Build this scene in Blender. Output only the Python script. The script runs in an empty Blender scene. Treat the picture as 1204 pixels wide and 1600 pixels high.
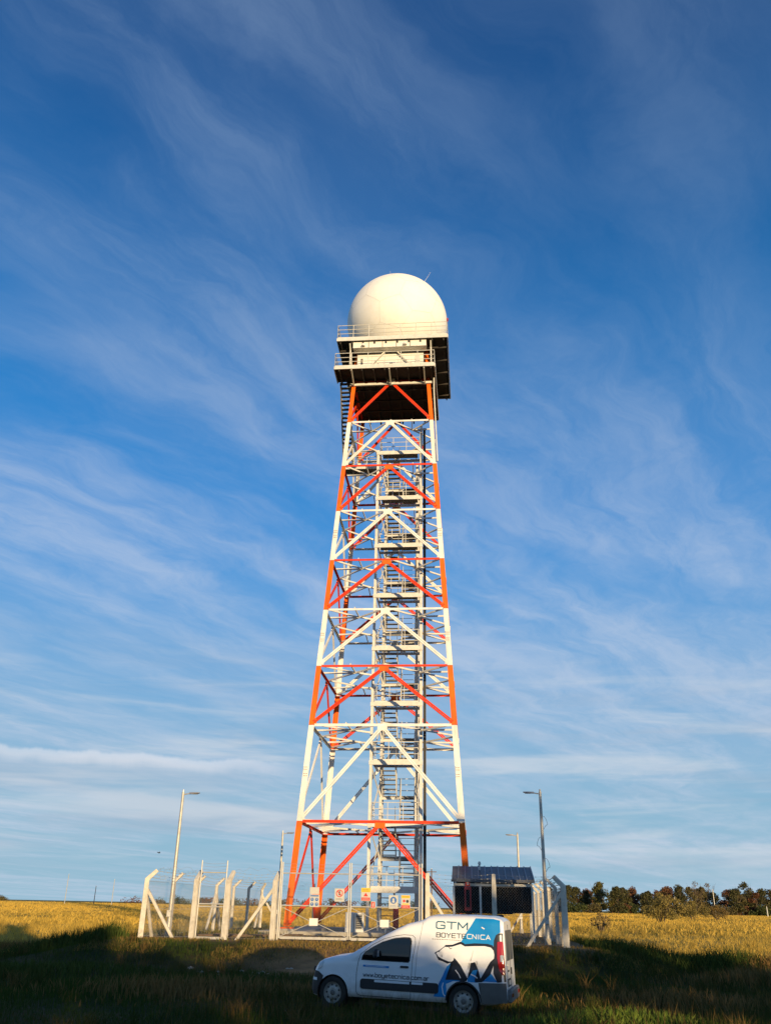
import bpy, bmesh, math, random
import numpy as np
from mathutils import Vector, Matrix, noise as mnoise

SC = bpy.context.scene
COL = SC.collection
R = math.radians

# ------------------------------------------------------------------ camera
PITCH, ROLL = R(24.55), R(1.12)
fw = Vector((0, math.cos(PITCH), math.sin(PITCH)))
r0 = Vector((1, 0, 0)); u0 = r0.cross(fw)
rt = math.cos(ROLL) * r0 + math.sin(ROLL) * u0
up = -math.sin(ROLL) * r0 + math.cos(ROLL) * u0
cam_data = bpy.data.cameras.new("camera")
cam = bpy.data.objects.new("camera", cam_data)
COL.objects.link(cam)
cam.matrix_world = Matrix(((rt.x, up.x, -fw.x, 0), (rt.y, up.y, -fw.y, 0), (rt.z, up.z, -fw.z, 2.0), (0, 0, 0, 1)))
cam_data.sensor_fit = 'VERTICAL'
cam_data.sensor_height = 24.0
cam_data.lens = 1350.0 / 1600.0 * 24.0
cam_data.clip_start = 0.1
cam_data.clip_end = 20000.0
SC.camera = cam

# ------------------------------------------------------------------ sun, sky, exposure
SUN_EL, SUN_AZ = R(4.8), R(160.0)          # azimuth clockwise from +Y (the view direction): behind, to the right
to_sun = Vector((math.sin(SUN_AZ) * math.cos(SUN_EL), math.cos(SUN_AZ) * math.cos(SUN_EL), math.sin(SUN_EL)))
sun_data = bpy.data.lights.new("sun", 'SUN')
sun_data.energy = 5.0
sun_data.angle = R(0.5)
sun_data.color = (1.0, 0.74, 0.40)
sun = bpy.data.objects.new("sun", sun_data)
COL.objects.link(sun)
sun.rotation_euler = to_sun.to_track_quat('Z', 'Y').to_euler()
sun.location = to_sun * 60

world = bpy.data.worlds.new("World")
SC.world = world
world.use_nodes = True
wn, wl = world.node_tree.nodes, world.node_tree.links
wn.clear()
def wnode(t, **kw):
    n = wn.new(t)
    for k, v in kw.items():
        if k.startswith('i_'):
            n.inputs[int(k[2:])].default_value = v
        else:
            setattr(n, k, v)
    return n
def wmath(op, a, b=None, c=None, clamp=False):
    n = wn.new('ShaderNodeMath'); n.operation = op; n.use_clamp = clamp
    for i, v in enumerate((a, b, c)):
        if v is None: continue
        if isinstance(v, (int, float)): n.inputs[i].default_value = v
        else: wl.new(v, n.inputs[i])
    return n.outputs[0]
def wramp(v, a, b, lo=0.0, hi=1.0, smooth=True):
    n = wn.new('ShaderNodeMapRange')
    n.interpolation_type = 'SMOOTHSTEP' if smooth else 'LINEAR'
    wl.new(v, n.inputs['Value'])
    n.inputs['From Min'].default_value = a; n.inputs['From Max'].default_value = b
    n.inputs['To Min'].default_value = lo; n.inputs['To Max'].default_value = hi
    return n.outputs['Result']
def wmix(f, a, b):
    n = wn.new('ShaderNodeMix'); n.data_type = 'RGBA'; n.blend_type = 'MIX'
    if isinstance(f, (int, float)): n.inputs[0].default_value = f
    else: wl.new(f, n.inputs[0])
    for i, v in ((6, a), (7, b)):
        if isinstance(v, tuple): n.inputs[i].default_value = (*v, 1)
        else: wl.new(v, n.inputs[i])
    return n.outputs[2]
sky = wnode('ShaderNodeTexSky', sky_type='NISHITA', sun_disc=False, sun_elevation=SUN_EL,
            sun_rotation=SUN_AZ, altitude=100.0, air_density=1.0, dust_density=0.35, ozone_density=4.5)
# clear polarised-looking evening blue: the sky's own colour, more saturated
hs = wnode('ShaderNodeHueSaturation'); hs.inputs['Saturation'].default_value = 1.3; hs.inputs['Value'].default_value = 1.0
tint = wnode('ShaderNodeMix', data_type='RGBA', blend_type='MULTIPLY'); tint.inputs[0].default_value = 1.0
wl.new(sky.outputs[0], tint.inputs[6]); tint.inputs[7].default_value = (0.92, 1.42, 1.72, 1)
wl.new(tint.outputs[2], hs.inputs['Color'])
# cirrus: a sheet of ice cloud at one height, so direction / height gives its place on the sheet
tc = wnode('ShaderNodeTexCoord')
sep = wnode('ShaderNodeSeparateXYZ'); wl.new(tc.outputs['Generated'], sep.inputs[0])
zc = wmath('MAXIMUM', sep.outputs[2], 0.0)
zz = wmath('ADD', zc, 0.06)
cx = wmath('DIVIDE', sep.outputs[0], zz); cy = wmath('DIVIDE', sep.outputs[1], zz)
com = wnode('ShaderNodeCombineXYZ'); wl.new(cx, com.inputs[0]); wl.new(cy, com.inputs[1])
# the wind has curled and torn the sheet: shift each place on it by slow and quick turbulence
def turb(src, scale, amount, detail, off):
    m = wnode('ShaderNodeMapping'); wl.new(src, m.inputs[0]); m.inputs['Location'].default_value = off
    n = wnode('ShaderNodeTexNoise', noise_dimensions='2D'); wl.new(m.outputs[0], n.inputs['Vector'])
    n.inputs['Scale'].default_value = scale; n.inputs['Detail'].default_value = detail; n.inputs['Roughness'].default_value = 0.6
    s_ = wnode('ShaderNodeVectorMath', operation='SUBTRACT'); wl.new(n.outputs['Color'], s_.inputs[0]); s_.inputs[1].default_value = (.5, .5, .5)
    k_ = wnode('ShaderNodeVectorMath', operation='SCALE'); wl.new(s_.outputs[0], k_.inputs[0]); k_.inputs['Scale'].default_value = amount
    a_ = wnode('ShaderNodeVectorMath', operation='ADD'); wl.new(src, a_.inputs[0]); wl.new(k_.outputs[0], a_.inputs[1])
    return a_.outputs[0]
sheet = turb(turb(com.outputs[0], 1.1, 0.30, 3.0, (2.0, 4.0, 0)), 6.0, 0.075, 6.0, (7.0, 1.0, 0))
def cirrus(rot, scale, nscale, detail, rough, dist, off):
    m0 = wnode('ShaderNodeMapping'); wl.new(sheet, m0.inputs[0])
    m0.inputs['Rotation'].default_value = (0, 0, rot)
    m = wnode('ShaderNodeMapping'); wl.new(m0.outputs[0], m.inputs[0])
    m.inputs['Scale'].default_value = scale
    m.inputs['Location'].default_value = off
    n = wnode('ShaderNodeTexNoise', noise_dimensions='2D'); wl.new(m.outputs[0], n.inputs['Vector'])
    n.inputs['Scale'].default_value = nscale; n.inputs['Detail'].default_value = detail
    n.inputs['Roughness'].default_value = rough; n.inputs['Distortion'].default_value = dist
    return n.outputs['Fac']
broad = cirrus(R(38), (0.55, 0.22, 1), 1.6, 4.0, 0.55, 0.6, (5.75, 0.23, 0))
streak = cirrus(R(40), (2.2, 0.38, 1), 1.5, 7.0, 0.60, 0.2, (0.64, 3.91, 0))
fine = cirrus(R(30), (4.6, 1.9, 1), 1.7, 9.0, 0.68, 0.3, (7.7, 2.2, 0))
cover = wramp(broad, 0.24, 0.64)
st = wmath('ADD', wmath('MULTIPLY', streak, 0.62), wmath('MULTIPLY', fine, 0.38))
wisps = wmath('MULTIPLY', cover, wramp(st, 0.32, 0.72))
# thickness seen along the sheet grows toward the horizon; the highest part of the sky stays clearer
low = wramp(sep.outputs[2], 0.80, 0.10, 0.68, 1.0, smooth=False)
veil = wmath('MULTIPLY', wmath('MULTIPLY', wmath('ADD', wmath('MULTIPLY', wisps, 0.85), wmath('MULTIPLY', cover, 0.28)), low), 0.60, clamp=True)
base = wmix(wramp(sep.outputs[2], 0.86, 0.22, 0.0, 0.78), hs.outputs[0], (0.26, 2.35, 5.6))
base = wmix(wramp(sep.outputs[2], 0.44, 0.0, 0.0, 0.94), base, (2.35, 3.9, 4.85))
ccol = wmix(wramp(sep.outputs[2], 0.75, 0.30), (2.5, 3.5, 5.0), (4.3, 4.9, 6.0))
col1 = wmix(veil, base, ccol)
# low stratus banks far off, lying near the horizon: long in azimuth, thin in elevation
az = wmath('ARCTAN2', sep.outputs[0], sep.outputs[1])
band = wnode('ShaderNodeCombineXYZ'); wl.new(az, band.inputs[0]); wl.new(sep.outputs[2], band.inputs[1])
def bank(scale, off, detail=5.0, rough=0.55):
    m = wnode('ShaderNodeMapping'); wl.new(band.outputs[0], m.inputs[0])
    m.inputs['Scale'].default_value = scale; m.inputs['Location'].default_value = off
    n = wnode('ShaderNodeTexNoise', noise_dimensions='2D'); wl.new(m.outputs[0], n.inputs['Vector'])
    n.inputs['Scale'].default_value = 1.0; n.inputs['Detail'].default_value = detail
    n.inputs['Roughness'].default_value = rough; n.inputs['Distortion'].default_value = 0.3
    return n.outputs['Fac']
b1 = bank((3.2, 34.0, 1), (1.35, 2.6, 0))
b2 = bank((2.2, 22.0, 1), (5.1, 0.55, 0))
win = wmath('MULTIPLY', wramp(sep.outputs[2], 0.015, 0.06), wramp(sep.outputs[2], 0.30, 0.16))
m1 = wmath('MULTIPLY', wmath('MULTIPLY', wramp(b1, 0.47, 0.74), win), 0.60)
m2 = wmath('MULTIPLY', wmath('MULTIPLY', wramp(b2, 0.46, 0.76), win), 0.50)
col2 = wmix(m2, col1, (3.1, 3.7, 4.6))
col3 = wmix(m1, col2, (5.0, 5.4, 5.9))
# one long bank lying low on the left, lit along its upper edge
edge = bank((9.0, 3.0, 1), (2.2, 0.7, 0), 6.0, 0.6)
e_mid = wmath('ADD', wmath('MULTIPLY_ADD', az, 0.006, 0.1440), wmath('MULTIPLY', wmath('SUBTRACT', edge, 0.5), 0.022))
dz_ = wmath('SUBTRACT', sep.outputs[2], e_mid)
azw = wmath('MULTIPLY', wramp(az, -0.98, -0.55), wramp(az, -0.06, -0.20))
lit_ = wmath('MULTIPLY', wmath('MULTIPLY', wramp(dz_, 0.0035, -0.0010), wramp(dz_, -0.016, -0.003)), azw)
und_ = wmath('MULTIPLY', wmath('MULTIPLY', wramp(dz_, 0.000, -0.006), wramp(dz_, -0.050, -0.018)), azw)
col3 = wmix(wmath('MULTIPLY', und_, 0.45), col3, (3.1, 3.9, 4.9))
col3 = wmix(wmath('MULTIPLY', lit_, 0.52), col3, (5.9, 6.1, 6.6))
bg = wnode('ShaderNodeBackground'); bg.inputs['Strength'].default_value = 0.112
wl.new(col3, bg.inputs['Color'])
out = wnode('ShaderNodeOutputWorld'); wl.new(bg.outputs[0], out.inputs['Surface'])

vs = SC.view_settings
vs.view_transform = 'Standard'; vs.look = 'None'; vs.gamma = 1.0; vs.use_curve_mapping = False
vs.exposure = 0.22

# ------------------------------------------------------------------ helpers
class MB:
    """collects shapes into one mesh"""
    def __init__(self): self.v = []; self.f = []
    def add(self, vs, fs):
        o = len(self.v); self.v += [tuple(p) for p in vs]; self.f += [tuple(i + o for i in f) for f in fs]; return self
    def box(self, c, s):
        x, y, z = c; a, b, d = s[0] / 2, s[1] / 2, s[2] / 2
        return self.add([(x + i * a, y + j * b, z + k * d) for i in (-1, 1) for j in (-1, 1) for k in (-1, 1)],
                        [(0, 1, 3, 2), (4, 6, 7, 5), (0, 4, 5, 1), (2, 3, 7, 6), (0, 2, 6, 4), (1, 5, 7, 3)])
    def beam(self, p0, p1, w, h, upv=(0, 0, 1), w1=None, h1=None):
        p0, p1 = Vector(p0), Vector(p1); d = (p1 - p0).normalized(); u = Vector(upv)
        if abs(d.dot(u)) > 0.98: u = Vector((0, 1, 0)) if abs(d.y) < 0.9 else Vector((1, 0, 0))
        s = d.cross(u).normalized(); u = s.cross(d).normalized()
        w1 = w if w1 is None else w1; h1 = h if h1 is None else h1
        vs = [p0 + s * w / 2 * i + u * h / 2 * j for i, j in ((-1, -1), (1, -1), (1, 1), (-1, 1))]
        vs += [p1 + s * w1 / 2 * i + u * h1 / 2 * j for i, j in ((-1, -1), (1, -1), (1, 1), (-1, 1))]
        return self.add(vs, [(3, 2, 1, 0), (4, 5, 6, 7), (0, 1, 5, 4), (1, 2, 6, 5), (2, 3, 7, 6), (3, 0, 4, 7)])
    def tube(self, pts, r, n=6, r1=None, caps=True):
        pts = [Vector(p) for p in pts]; m = len(pts); base = len(self.v); ref = None
        for i, p in enumerate(pts):
            d = (pts[min(i + 1, m - 1)] - pts[max(i - 1, 0)]).normalized()
            if ref is None: ref = Vector((0, 0, 1)) if abs(d.z) < 0.9 else Vector((1, 0, 0))
            s = d.cross(ref).normalized(); t = s.cross(d).normalized(); ref = t
            rr = r if r1 is None else r + (r1 - r) * i / (m - 1)
            for k in range(n):
                a = 2 * math.pi * k / n; q = p + (s * math.cos(a) + t * math.sin(a)) * rr
                self.v.append(tuple(q))
        for i in range(m - 1):
            for k in range(n):
                k2 = (k + 1) % n
                self.f.append((base + i * n + k, base + i * n + k2, base + (i + 1) * n + k2, base + (i + 1) * n + k))
        if caps:
            self.f.append(tuple(base + k for k in reversed(range(n)))); self.f.append(tuple(base + (m - 1) * n + k for k in range(n)))
        return self
    def lathe(self, prof, n=24, axis='Z', c=(0, 0, 0)):
        base = len(self.v)
        for (r, h) in prof:
            for k in range(n):
                a = 2 * math.pi * k / n; x, y = r * math.cos(a), r * math.sin(a)
                p = (x, y, h) if axis == 'Z' else (x, h, y)
                self.v.append((p[0] + c[0], p[1] + c[1], p[2] + c[2]))
        for i in range(len(prof) - 1):
            for k in range(n):
                k2 = (k + 1) % n; q = (base + i * n + k, base + i * n + k2, base + (i + 1) * n + k2, base + (i + 1) * n + k)
                self.f.append(q if axis == 'Z' else q[::-1])
        return self
    def prism(self, poly, off):
        n = len(poly); off = Vector(off); A = [Vector(p) for p in poly]
        return self.add(A + [p + off for p in A], [tuple(reversed(range(n))), tuple(range(n, 2 * n))] +
                        [(i, (i + 1) % n, n + (i + 1) % n, n + i) for i in range(n)])
    def build(self, name, mat, parent=None, smooth=False, bevel=0.0):
        me = bpy.data.meshes.new(name); me.from_pydata(self.v, [], self.f)
        bm = bmesh.new(); bm.from_mesh(me)
        if bevel:
            bmesh.ops.remove_doubles(bm, verts=bm.verts, dist=1e-5)
            es = [e for e in bm.edges if len(e.link_faces) == 2 and e.calc_face_angle(0) > 0.6]
            bmesh.ops.bevel(bm, geom=es, offset=bevel, segments=1, affect='EDGES', clamp_overlap=True)
        bmesh.ops.recalc_face_normals(bm, faces=bm.faces); bm.to_mesh(me); bm.free()
        return link(name, me, mat, parent, smooth)

def link(name, me, mat, parent=None, smooth=False):
    if mat: me.materials.append(mat)
    if smooth:
        me.polygons.foreach_set('use_smooth', [True] * len(me.polygons))
        try: me.set_sharp_from_angle(angle=R(40))
        except Exception: pass
    o = bpy.data.objects.new(name, me); COL.objects.link(o)
    if parent: o.parent = parent
    return o
def again(o, parent, loc=(0, 0, 0), rot=None):
    c = o.copy(); COL.objects.link(c); c.parent = parent; c.location = loc
    if rot is not None: c.rotation_euler = rot
    return c
def tag(o, label, cat, group=None, kind=None):
    if label: o['label'] = label
    if cat: o['category'] = cat
    if group: o['group'] = group
    if kind: o['kind'] = kind
    return o
def thing(name, label, cat, loc=(0, 0, 0), rotz=0.0, group=None, rot=None):
    o = bpy.data.objects.new(name, None); COL.objects.link(o); o.empty_display_size = 0.3
    o.location = loc; o.rotation_euler = rot if rot else (0, 0, rotz)
    return tag(o, label, cat, group)
def part(name, parent=None):
    o = bpy.data.objects.new(name, None); COL.objects.link(o); o.empty_display_size = 0.1; o.parent = parent; return o

# ------------------------------------------------------------------ materials
def mat(name, col, rough=0.6, metal=0.0, col2=None, scale=3.0, amount=0.5, bump=0.0, bscale=40.0, spec=0.5, coat=0.0, stretch=(1, 1, 1)):
    m = bpy.data.materials.new(name); m.use_nodes = True; nt = m.node_tree; n, l = nt.nodes, nt.links
    p = n['Principled BSDF']; p.inputs['Roughness'].default_value = rough; p.inputs['Metallic'].default_value = metal
    p.inputs['Specular IOR Level'].default_value = spec; p.inputs['Coat Weight'].default_value = coat
    col2 = col2 or tuple(c * 0.72 for c in col)
    tc_ = n.new('ShaderNodeTexCoord'); mp = n.new('ShaderNodeMapping'); mp.inputs['Scale'].default_value = stretch
    l.new(tc_.outputs['Object'], mp.inputs[0])
    nz = n.new('ShaderNodeTexNoise'); nz.inputs['Scale'].default_value = scale; nz.inputs['Detail'].default_value = 6; nz.inputs['Roughness'].default_value = 0.62
    l.new(mp.outputs[0], nz.inputs['Vector'])
    mr = n.new('ShaderNodeMapRange'); mr.inputs['From Min'].default_value = 0.42; mr.inputs['From Max'].default_value = 0.72; mr.inputs['To Max'].default_value = amount
    l.new(nz.outputs['Fac'], mr.inputs['Value'])
    mx = n.new('ShaderNodeMix'); mx.data_type = 'RGBA'; mx.inputs[6].default_value = (*col, 1); mx.inputs[7].default_value = (*col2, 1)
    l.new(mr.outputs[0], mx.inputs[0]); l.new(mx.outputs[2], p.inputs['Base Color'])
    if bump:
        nb = n.new('ShaderNodeTexNoise'); nb.inputs['Scale'].default_value = bscale; nb.inputs['Detail'].default_value = 4
        l.new(mp.outputs[0], nb.inputs['Vector'])
        b = n.new('ShaderNodeBump'); b.inputs['Strength'].default_value = bump; b.inputs['Distance'].default_value = 0.02
        l.new(nb.outputs['Fac'], b.inputs['Height']); l.new(b.outputs[0], p.inputs['Normal'])
    return m
def attr_mat(name, rough=0.8, trans=0.25, spec=0.2):
    """plant matter: each blade or leaf carries its own colour"""
    m = bpy.data.materials.new(name); m.use_nodes = True; nt = m.node_tree; n, l = nt.nodes, nt.links
    p = n['Principled BSDF']; p.inputs['Roughness'].default_value = rough; p.inputs['Specular IOR Level'].default_value = spec
    a = n.new('ShaderNodeAttribute'); a.attribute_name = 'col'
    t = n.new('ShaderNodeBsdfTranslucent'); mx = n.new('ShaderNodeMixShader'); mx.inputs[0].default_value = trans
    l.new(a.outputs['Color'], p.inputs['Base Color']); l.new(a.outputs['Color'], t.inputs['Color'])
    l.new(p.outputs[0], mx.inputs[1]); l.new(t.outputs[0], mx.inputs[2]); l.new(mx.outputs[0], n['Material Output'].inputs['Surface'])
    return m

M = {}
M['orange'] = mat('tower_orange_paint', (0.86, 0.150, 0.004), 0.5, 0, (0.52, 0.070, 0.010), 2.2, 0.75, 0.06, 25, spec=0.25, stretch=(1, 1, .35))
M['red_steel'] = mat('tower_red_paint', (0.74, 0.048, 0.006), 0.5, 0, (0.42, 0.030, 0.010), 2.2, 0.7, 0.06, 25, spec=0.25, stretch=(1, 1, .35))
M['white'] = mat('tower_white_paint', (0.80, 0.78, 0.74), 0.45, 0, (0.50, 0.44, 0.36), 2.2, 0.6, 0.06, 25, stretch=(1, 1, .35))
M['galv'] = mat('galvanised_steel', (0.66, 0.64, 0.59), 0.5, 0.0, (0.46, 0.44, 0.40), 5.0, 0.7, 0.05, 60)
M['galvdark'] = mat('dark_steel_shade_tone', (0.15, 0.14, 0.13), 0.75, 0.0, (0.08, 0.075, 0.07), 4.0, 0.7, 0.1, 40)  # dark steel; shade on the stair treads is put into this colour too
M['deckbelow'] = mat('deck_steel_shade_tone', (0.032, 0.025, 0.021), 0.8, 0.0, (0.018, 0.014, 0.012), 2.0, 0.7)  # shade under the platforms put into a near-black base colour
M['radome'] = mat('radome_gelcoat', (0.90, 0.88, 0.83), 0.55, 0, (0.80, 0.77, 0.71), 0.8, 0.6)
M['radome_core'] = mat('radome_joint', (0.62, 0.60, 0.55), 0.7)
M['cabin'] = mat('cabin_panel_white', (0.78, 0.76, 0.70), 0.5, 0, (0.62, 0.58, 0.52), 1.5, 0.5)
M['cable'] = mat('black_cable', (0.02, 0.02, 0.025), 0.6)
M['concrete'] = mat('fence_post_concrete', (0.66, 0.60, 0.50), 0.9, 0, (0.42, 0.38, 0.31), 4.0, 0.8, 0.35, 30)
M['concrete_pad'] = mat('slab_concrete', (0.42, 0.38, 0.31), 0.95, 0, (0.25, 0.22, 0.18), 1.5, 0.9, 0.4, 12)
M['wire'] = mat('galvanised_wire', (0.42, 0.41, 0.38), 0.5, 0.4)
M['tubing'] = mat('gate_tube', (0.50, 0.48, 0.44), 0.45, 0.1, (0.34, 0.32, 0.28), 6.0, 0.6)
M['pole'] = mat('lamp_pole_steel', (0.52, 0.50, 0.45), 0.5, 0.3, (0.33, 0.30, 0.26), 3.0, 0.8, 0.05, 30)
M['lamp'] = mat('lamp_head_grey', (0.35, 0.35, 0.36), 0.4, 0.3)
M['roofsheet'] = mat('shed_roof_steel', (0.075, 0.082, 0.10), 0.45, 0.2, (0.045, 0.048, 0.058), 3.0, 0.7)
M['shedwall'] = mat('shed_wall_shade_tone', (0.014, 0.0125, 0.0115), 0.9, 0, (0.009, 0.008, 0.008), 3.0, 0.7, spec=0.08)  # near-black base colour stands in for shade on and inside the shed
M['roofrib'] = mat('shed_roof_rib', (0.17, 0.19, 0.23), 0.4, 0.2)
M['red'] = mat('fire_red_paint', (0.42, 0.018, 0.018), 0.45)
M['signwhite'] = mat('sign_white', (0.48, 0.47, 0.43), 0.5, 0, (0.66, 0.63, 0.57), 8, 0.4)  # white dulled so the signs' partial shade is in the colour
M['signyellow'] = mat('sign_yellow', (0.75, 0.48, 0.03), 0.5)
M['signred'] = mat('sign_red', (0.60, 0.035, 0.02), 0.5)
M['signblue'] = mat('sign_blue', (0.02, 0.13, 0.42), 0.5)
M['signblack'] = mat('sign_black', (0.03, 0.03, 0.035), 0.6)
M['timber'] = mat('old_timber', (0.16, 0.10, 0.06), 0.9, 0, (0.09, 0.06, 0.04), 4, 0.8, 0.3, 30)
M['bark'] = mat('tree_bark', (0.12, 0.085, 0.055), 0.95, 0, (0.06, 0.045, 0.03), 5, 0.8, 0.4, 25)
M['leaf'] = attr_mat('tree_leaf', 0.7, 0.12, 0.25)
M['grass'] = attr_mat('grass_blade', 0.85, 0.18, 0.12)
M['vanwhite'] = mat('van_white_paint', (0.84, 0.84, 0.85), 0.32, 0, (0.76, 0.75, 0.73), 1.6, 0.5, coat=0.4)
def dirt(m, zmax, col):
    """splashed dust on the lower body"""
    n, l = m.node_tree.nodes, m.node_tree.links; p = n['Principled BSDF']; src = p.inputs['Base Color'].links[0].from_socket
    tc_ = n.new('ShaderNodeTexCoord'); sp = n.new('ShaderNodeSeparateXYZ'); l.new(tc_.outputs['Object'], sp.inputs[0])
    nz = n.new('ShaderNodeTexNoise'); nz.inputs['Scale'].default_value = 7; nz.inputs['Detail'].default_value = 8; l.new(tc_.outputs['Object'], nz.inputs['Vector'])
    ad = n.new('ShaderNodeMath'); ad.operation = 'MULTIPLY_ADD'; ad.inputs[1].default_value = .55; l.new(nz.outputs['Fac'], ad.inputs[0]); l.new(sp.outputs[2], ad.inputs[2])
    mr = n.new('ShaderNodeMapRange'); mr.inputs['From Min'].default_value = zmax + .28; mr.inputs['From Max'].default_value = .42; mr.inputs['To Max'].default_value = .75; l.new(ad.outputs[0], mr.inputs['Value'])
    mx = n.new('ShaderNodeMix'); mx.data_type = 'RGBA'; l.new(mr.outputs[0], mx.inputs[0]); l.new(src, mx.inputs[6]); mx.inputs[7].default_value = (*col, 1); l.new(mx.outputs[2], p.inputs['Base Color'])
dirt(M['vanwhite'], .62, (0.36, 0.29, 0.21))
M['vanblack'] = mat('van_black_plastic', (0.018, 0.019, 0.022), 0.55)
M['vangrey'] = mat('van_grey_bumper', (0.14, 0.125, 0.11), 0.65, 0, (0.09, 0.08, 0.07), 3, 0.7)
M['glass'] = mat('van_tinted_glass', (0.008, 0.009, 0.010), 0.06, 0, spec=0.6)
M['rearglass'] = mat('van_rear_glass_sky_tone', (0.085, 0.095, 0.105), 0.28, 0, spec=0.4)  # grey base colour imitates sky reflected in the rear window
M['tyre'] = mat('tyre_rubber', (0.022, 0.020, 0.018), 0.85, 0, (0.05, 0.042, 0.033), 6, 0.7)
M['rim'] = mat('steel_rim', (0.42, 0.39, 0.35), 0.5, 0.3, (0.25, 0.21, 0.17), 6, 0.7)
M['taillight'] = mat('tail_light_red', (0.40, 0.012, 0.014), 0.15, 0, spec=0.6, coat=0.5)
M['headlight'] = mat('headlight_glass', (0.42, 0.45, 0.48), 0.12, 0, spec=0.8, coat=0.6)
M['vanblue'] = mat('decal_blue', (0.006, 0.21, 0.56), 0.35, 0, (0.010, 0.30, 0.66), 2, 0.8)
M['vandeep'] = mat('decal_navy', (0.006, 0.010, 0.022), 0.4)
M['vanteal'] = mat('decal_teal', (0.005, 0.12, 0.20), 0.4)
M['vantext'] = mat('decal_dark_text', (0.018, 0.035, 0.06), 0.45)
M['vanpale'] = mat('decal_white', (0.82, 0.82, 0.83), 0.4)
M['bird'] = mat('bird_feather', (0.03, 0.03, 0.03), 0.8)

# ------------------------------------------------------------------ compound frame (tower axis at TX, TY; u = right along the front, v = away)
TX, TY, YAW = 0.45, 50.0, R(5.7)
UA = (math.cos(YAW), -math.sin(YAW)); UB = (math.sin(YAW), math.cos(YAW))
def W(u, v, z=0.0): return (TX + UA[0] * u + UB[0] * v, TY + UA[1] * u + UB[1] * v, z)
PLAT = 0.72                               # height of the levelled ground the compound stands on
FU0, FU1, FV0, FV1 = -8.5, 8.0, -13.0, 8.0

# ------------------------------------------------------------------ terrain
def sst(x, a, b):
    t = np.clip((x - a) / (b - a), 0, 1); return t * t * (3 - 2 * t)
def wav(x, y):
    return (np.sin(x * .31 + 1.3) * np.cos(y * .27 - .4) + .6 * np.sin(x * .83 - y * .57 + 2.1) + .4 * np.sin(x * 1.7 + y * 1.31))
def uv_of(x, y):
    dx, dy = x - TX, y - TY
    return dx * UA[0] + dy * UA[1], dx * UB[0] + dy * UB[1]
def plat_dist(x, y):
    u, v = uv_of(x, y)
    du = np.maximum(np.maximum(FU0 - .5 - u, u - FU1 - .5), 0); dv = np.maximum(np.maximum(FV0 - .9 - v, v - FV1 - .6), 0)
    return np.hypot(du, dv)
VX, VY = 0.7, 20.7
def ground(x, y):
    x = np.asarray(x, float); y = np.asarray(y, float)
    d = np.hypot(x, y); pd = plat_dist(x, y)
    far = 1.0 * sst(d, 40, 380)
    rough = .045 * wav(x, y) * sst(d, 8, 30) * (1 + 2.2 * sst(d, 60, 160))
    k = np.exp(-(((x - VX) / 4.2) ** 4 + ((y - VY) / 3.2) ** 4))
    z = far + rough * (1 - k) * sst(pd, 0, 5)
    z = z + k * np.clip(-.0245 * (x - 1.8), -.06, .13)
    inside = 1 - sst(pd, 0, 4.4)
    return z * (1 - inside) + PLAT * inside
nA, nR = 400, 170
rad = np.concatenate([[0.01], 3 * (9000 / 3.0) ** (np.linspace(0, 1, nR - 1) ** 1.25)])
ang = np.linspace(0, 2 * np.pi, nA, endpoint=False)
RR, AA = np.meshgrid(rad, ang, indexing='ij')
gx, gy = RR * np.sin(AA), RR * np.cos(AA); gz = ground(gx, gy)
gv = np.stack([gx.ravel(), gy.ravel(), gz.ravel()], 1)
ii, jj = np.meshgrid(np.arange(nR - 1), np.arange(nA), indexing='ij'); j2 = (jj + 1) % nA
gf = np.stack([ii * nA + jj, (ii + 1) * nA + jj, (ii + 1) * nA + j2, ii * nA + j2], -1).reshape(-1, 4)
def np_mesh(name, v, f, cols=None):
    me = bpy.data.meshes.new(name); k = f.shape[1]
    me.vertices.add(len(v)); me.vertices.foreach_set('co', v.astype(np.float32).ravel())
    me.loops.add(f.size); me.loops.foreach_set('vertex_index', f.astype(np.int32).ravel())
    me.polygons.add(len(f)); me.polygons.foreach_set('loop_start', np.arange(0, f.size, k, dtype=np.int32))
    me.update(calc_edges=True)
    if cols is not None:
        a = me.attributes.new('col', 'FLOAT_COLOR', 'POINT')
        a.data.foreach_set('color', np.concatenate([cols, np.ones((len(cols), 1))], 1).astype(np.float32).ravel())
    return me

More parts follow.
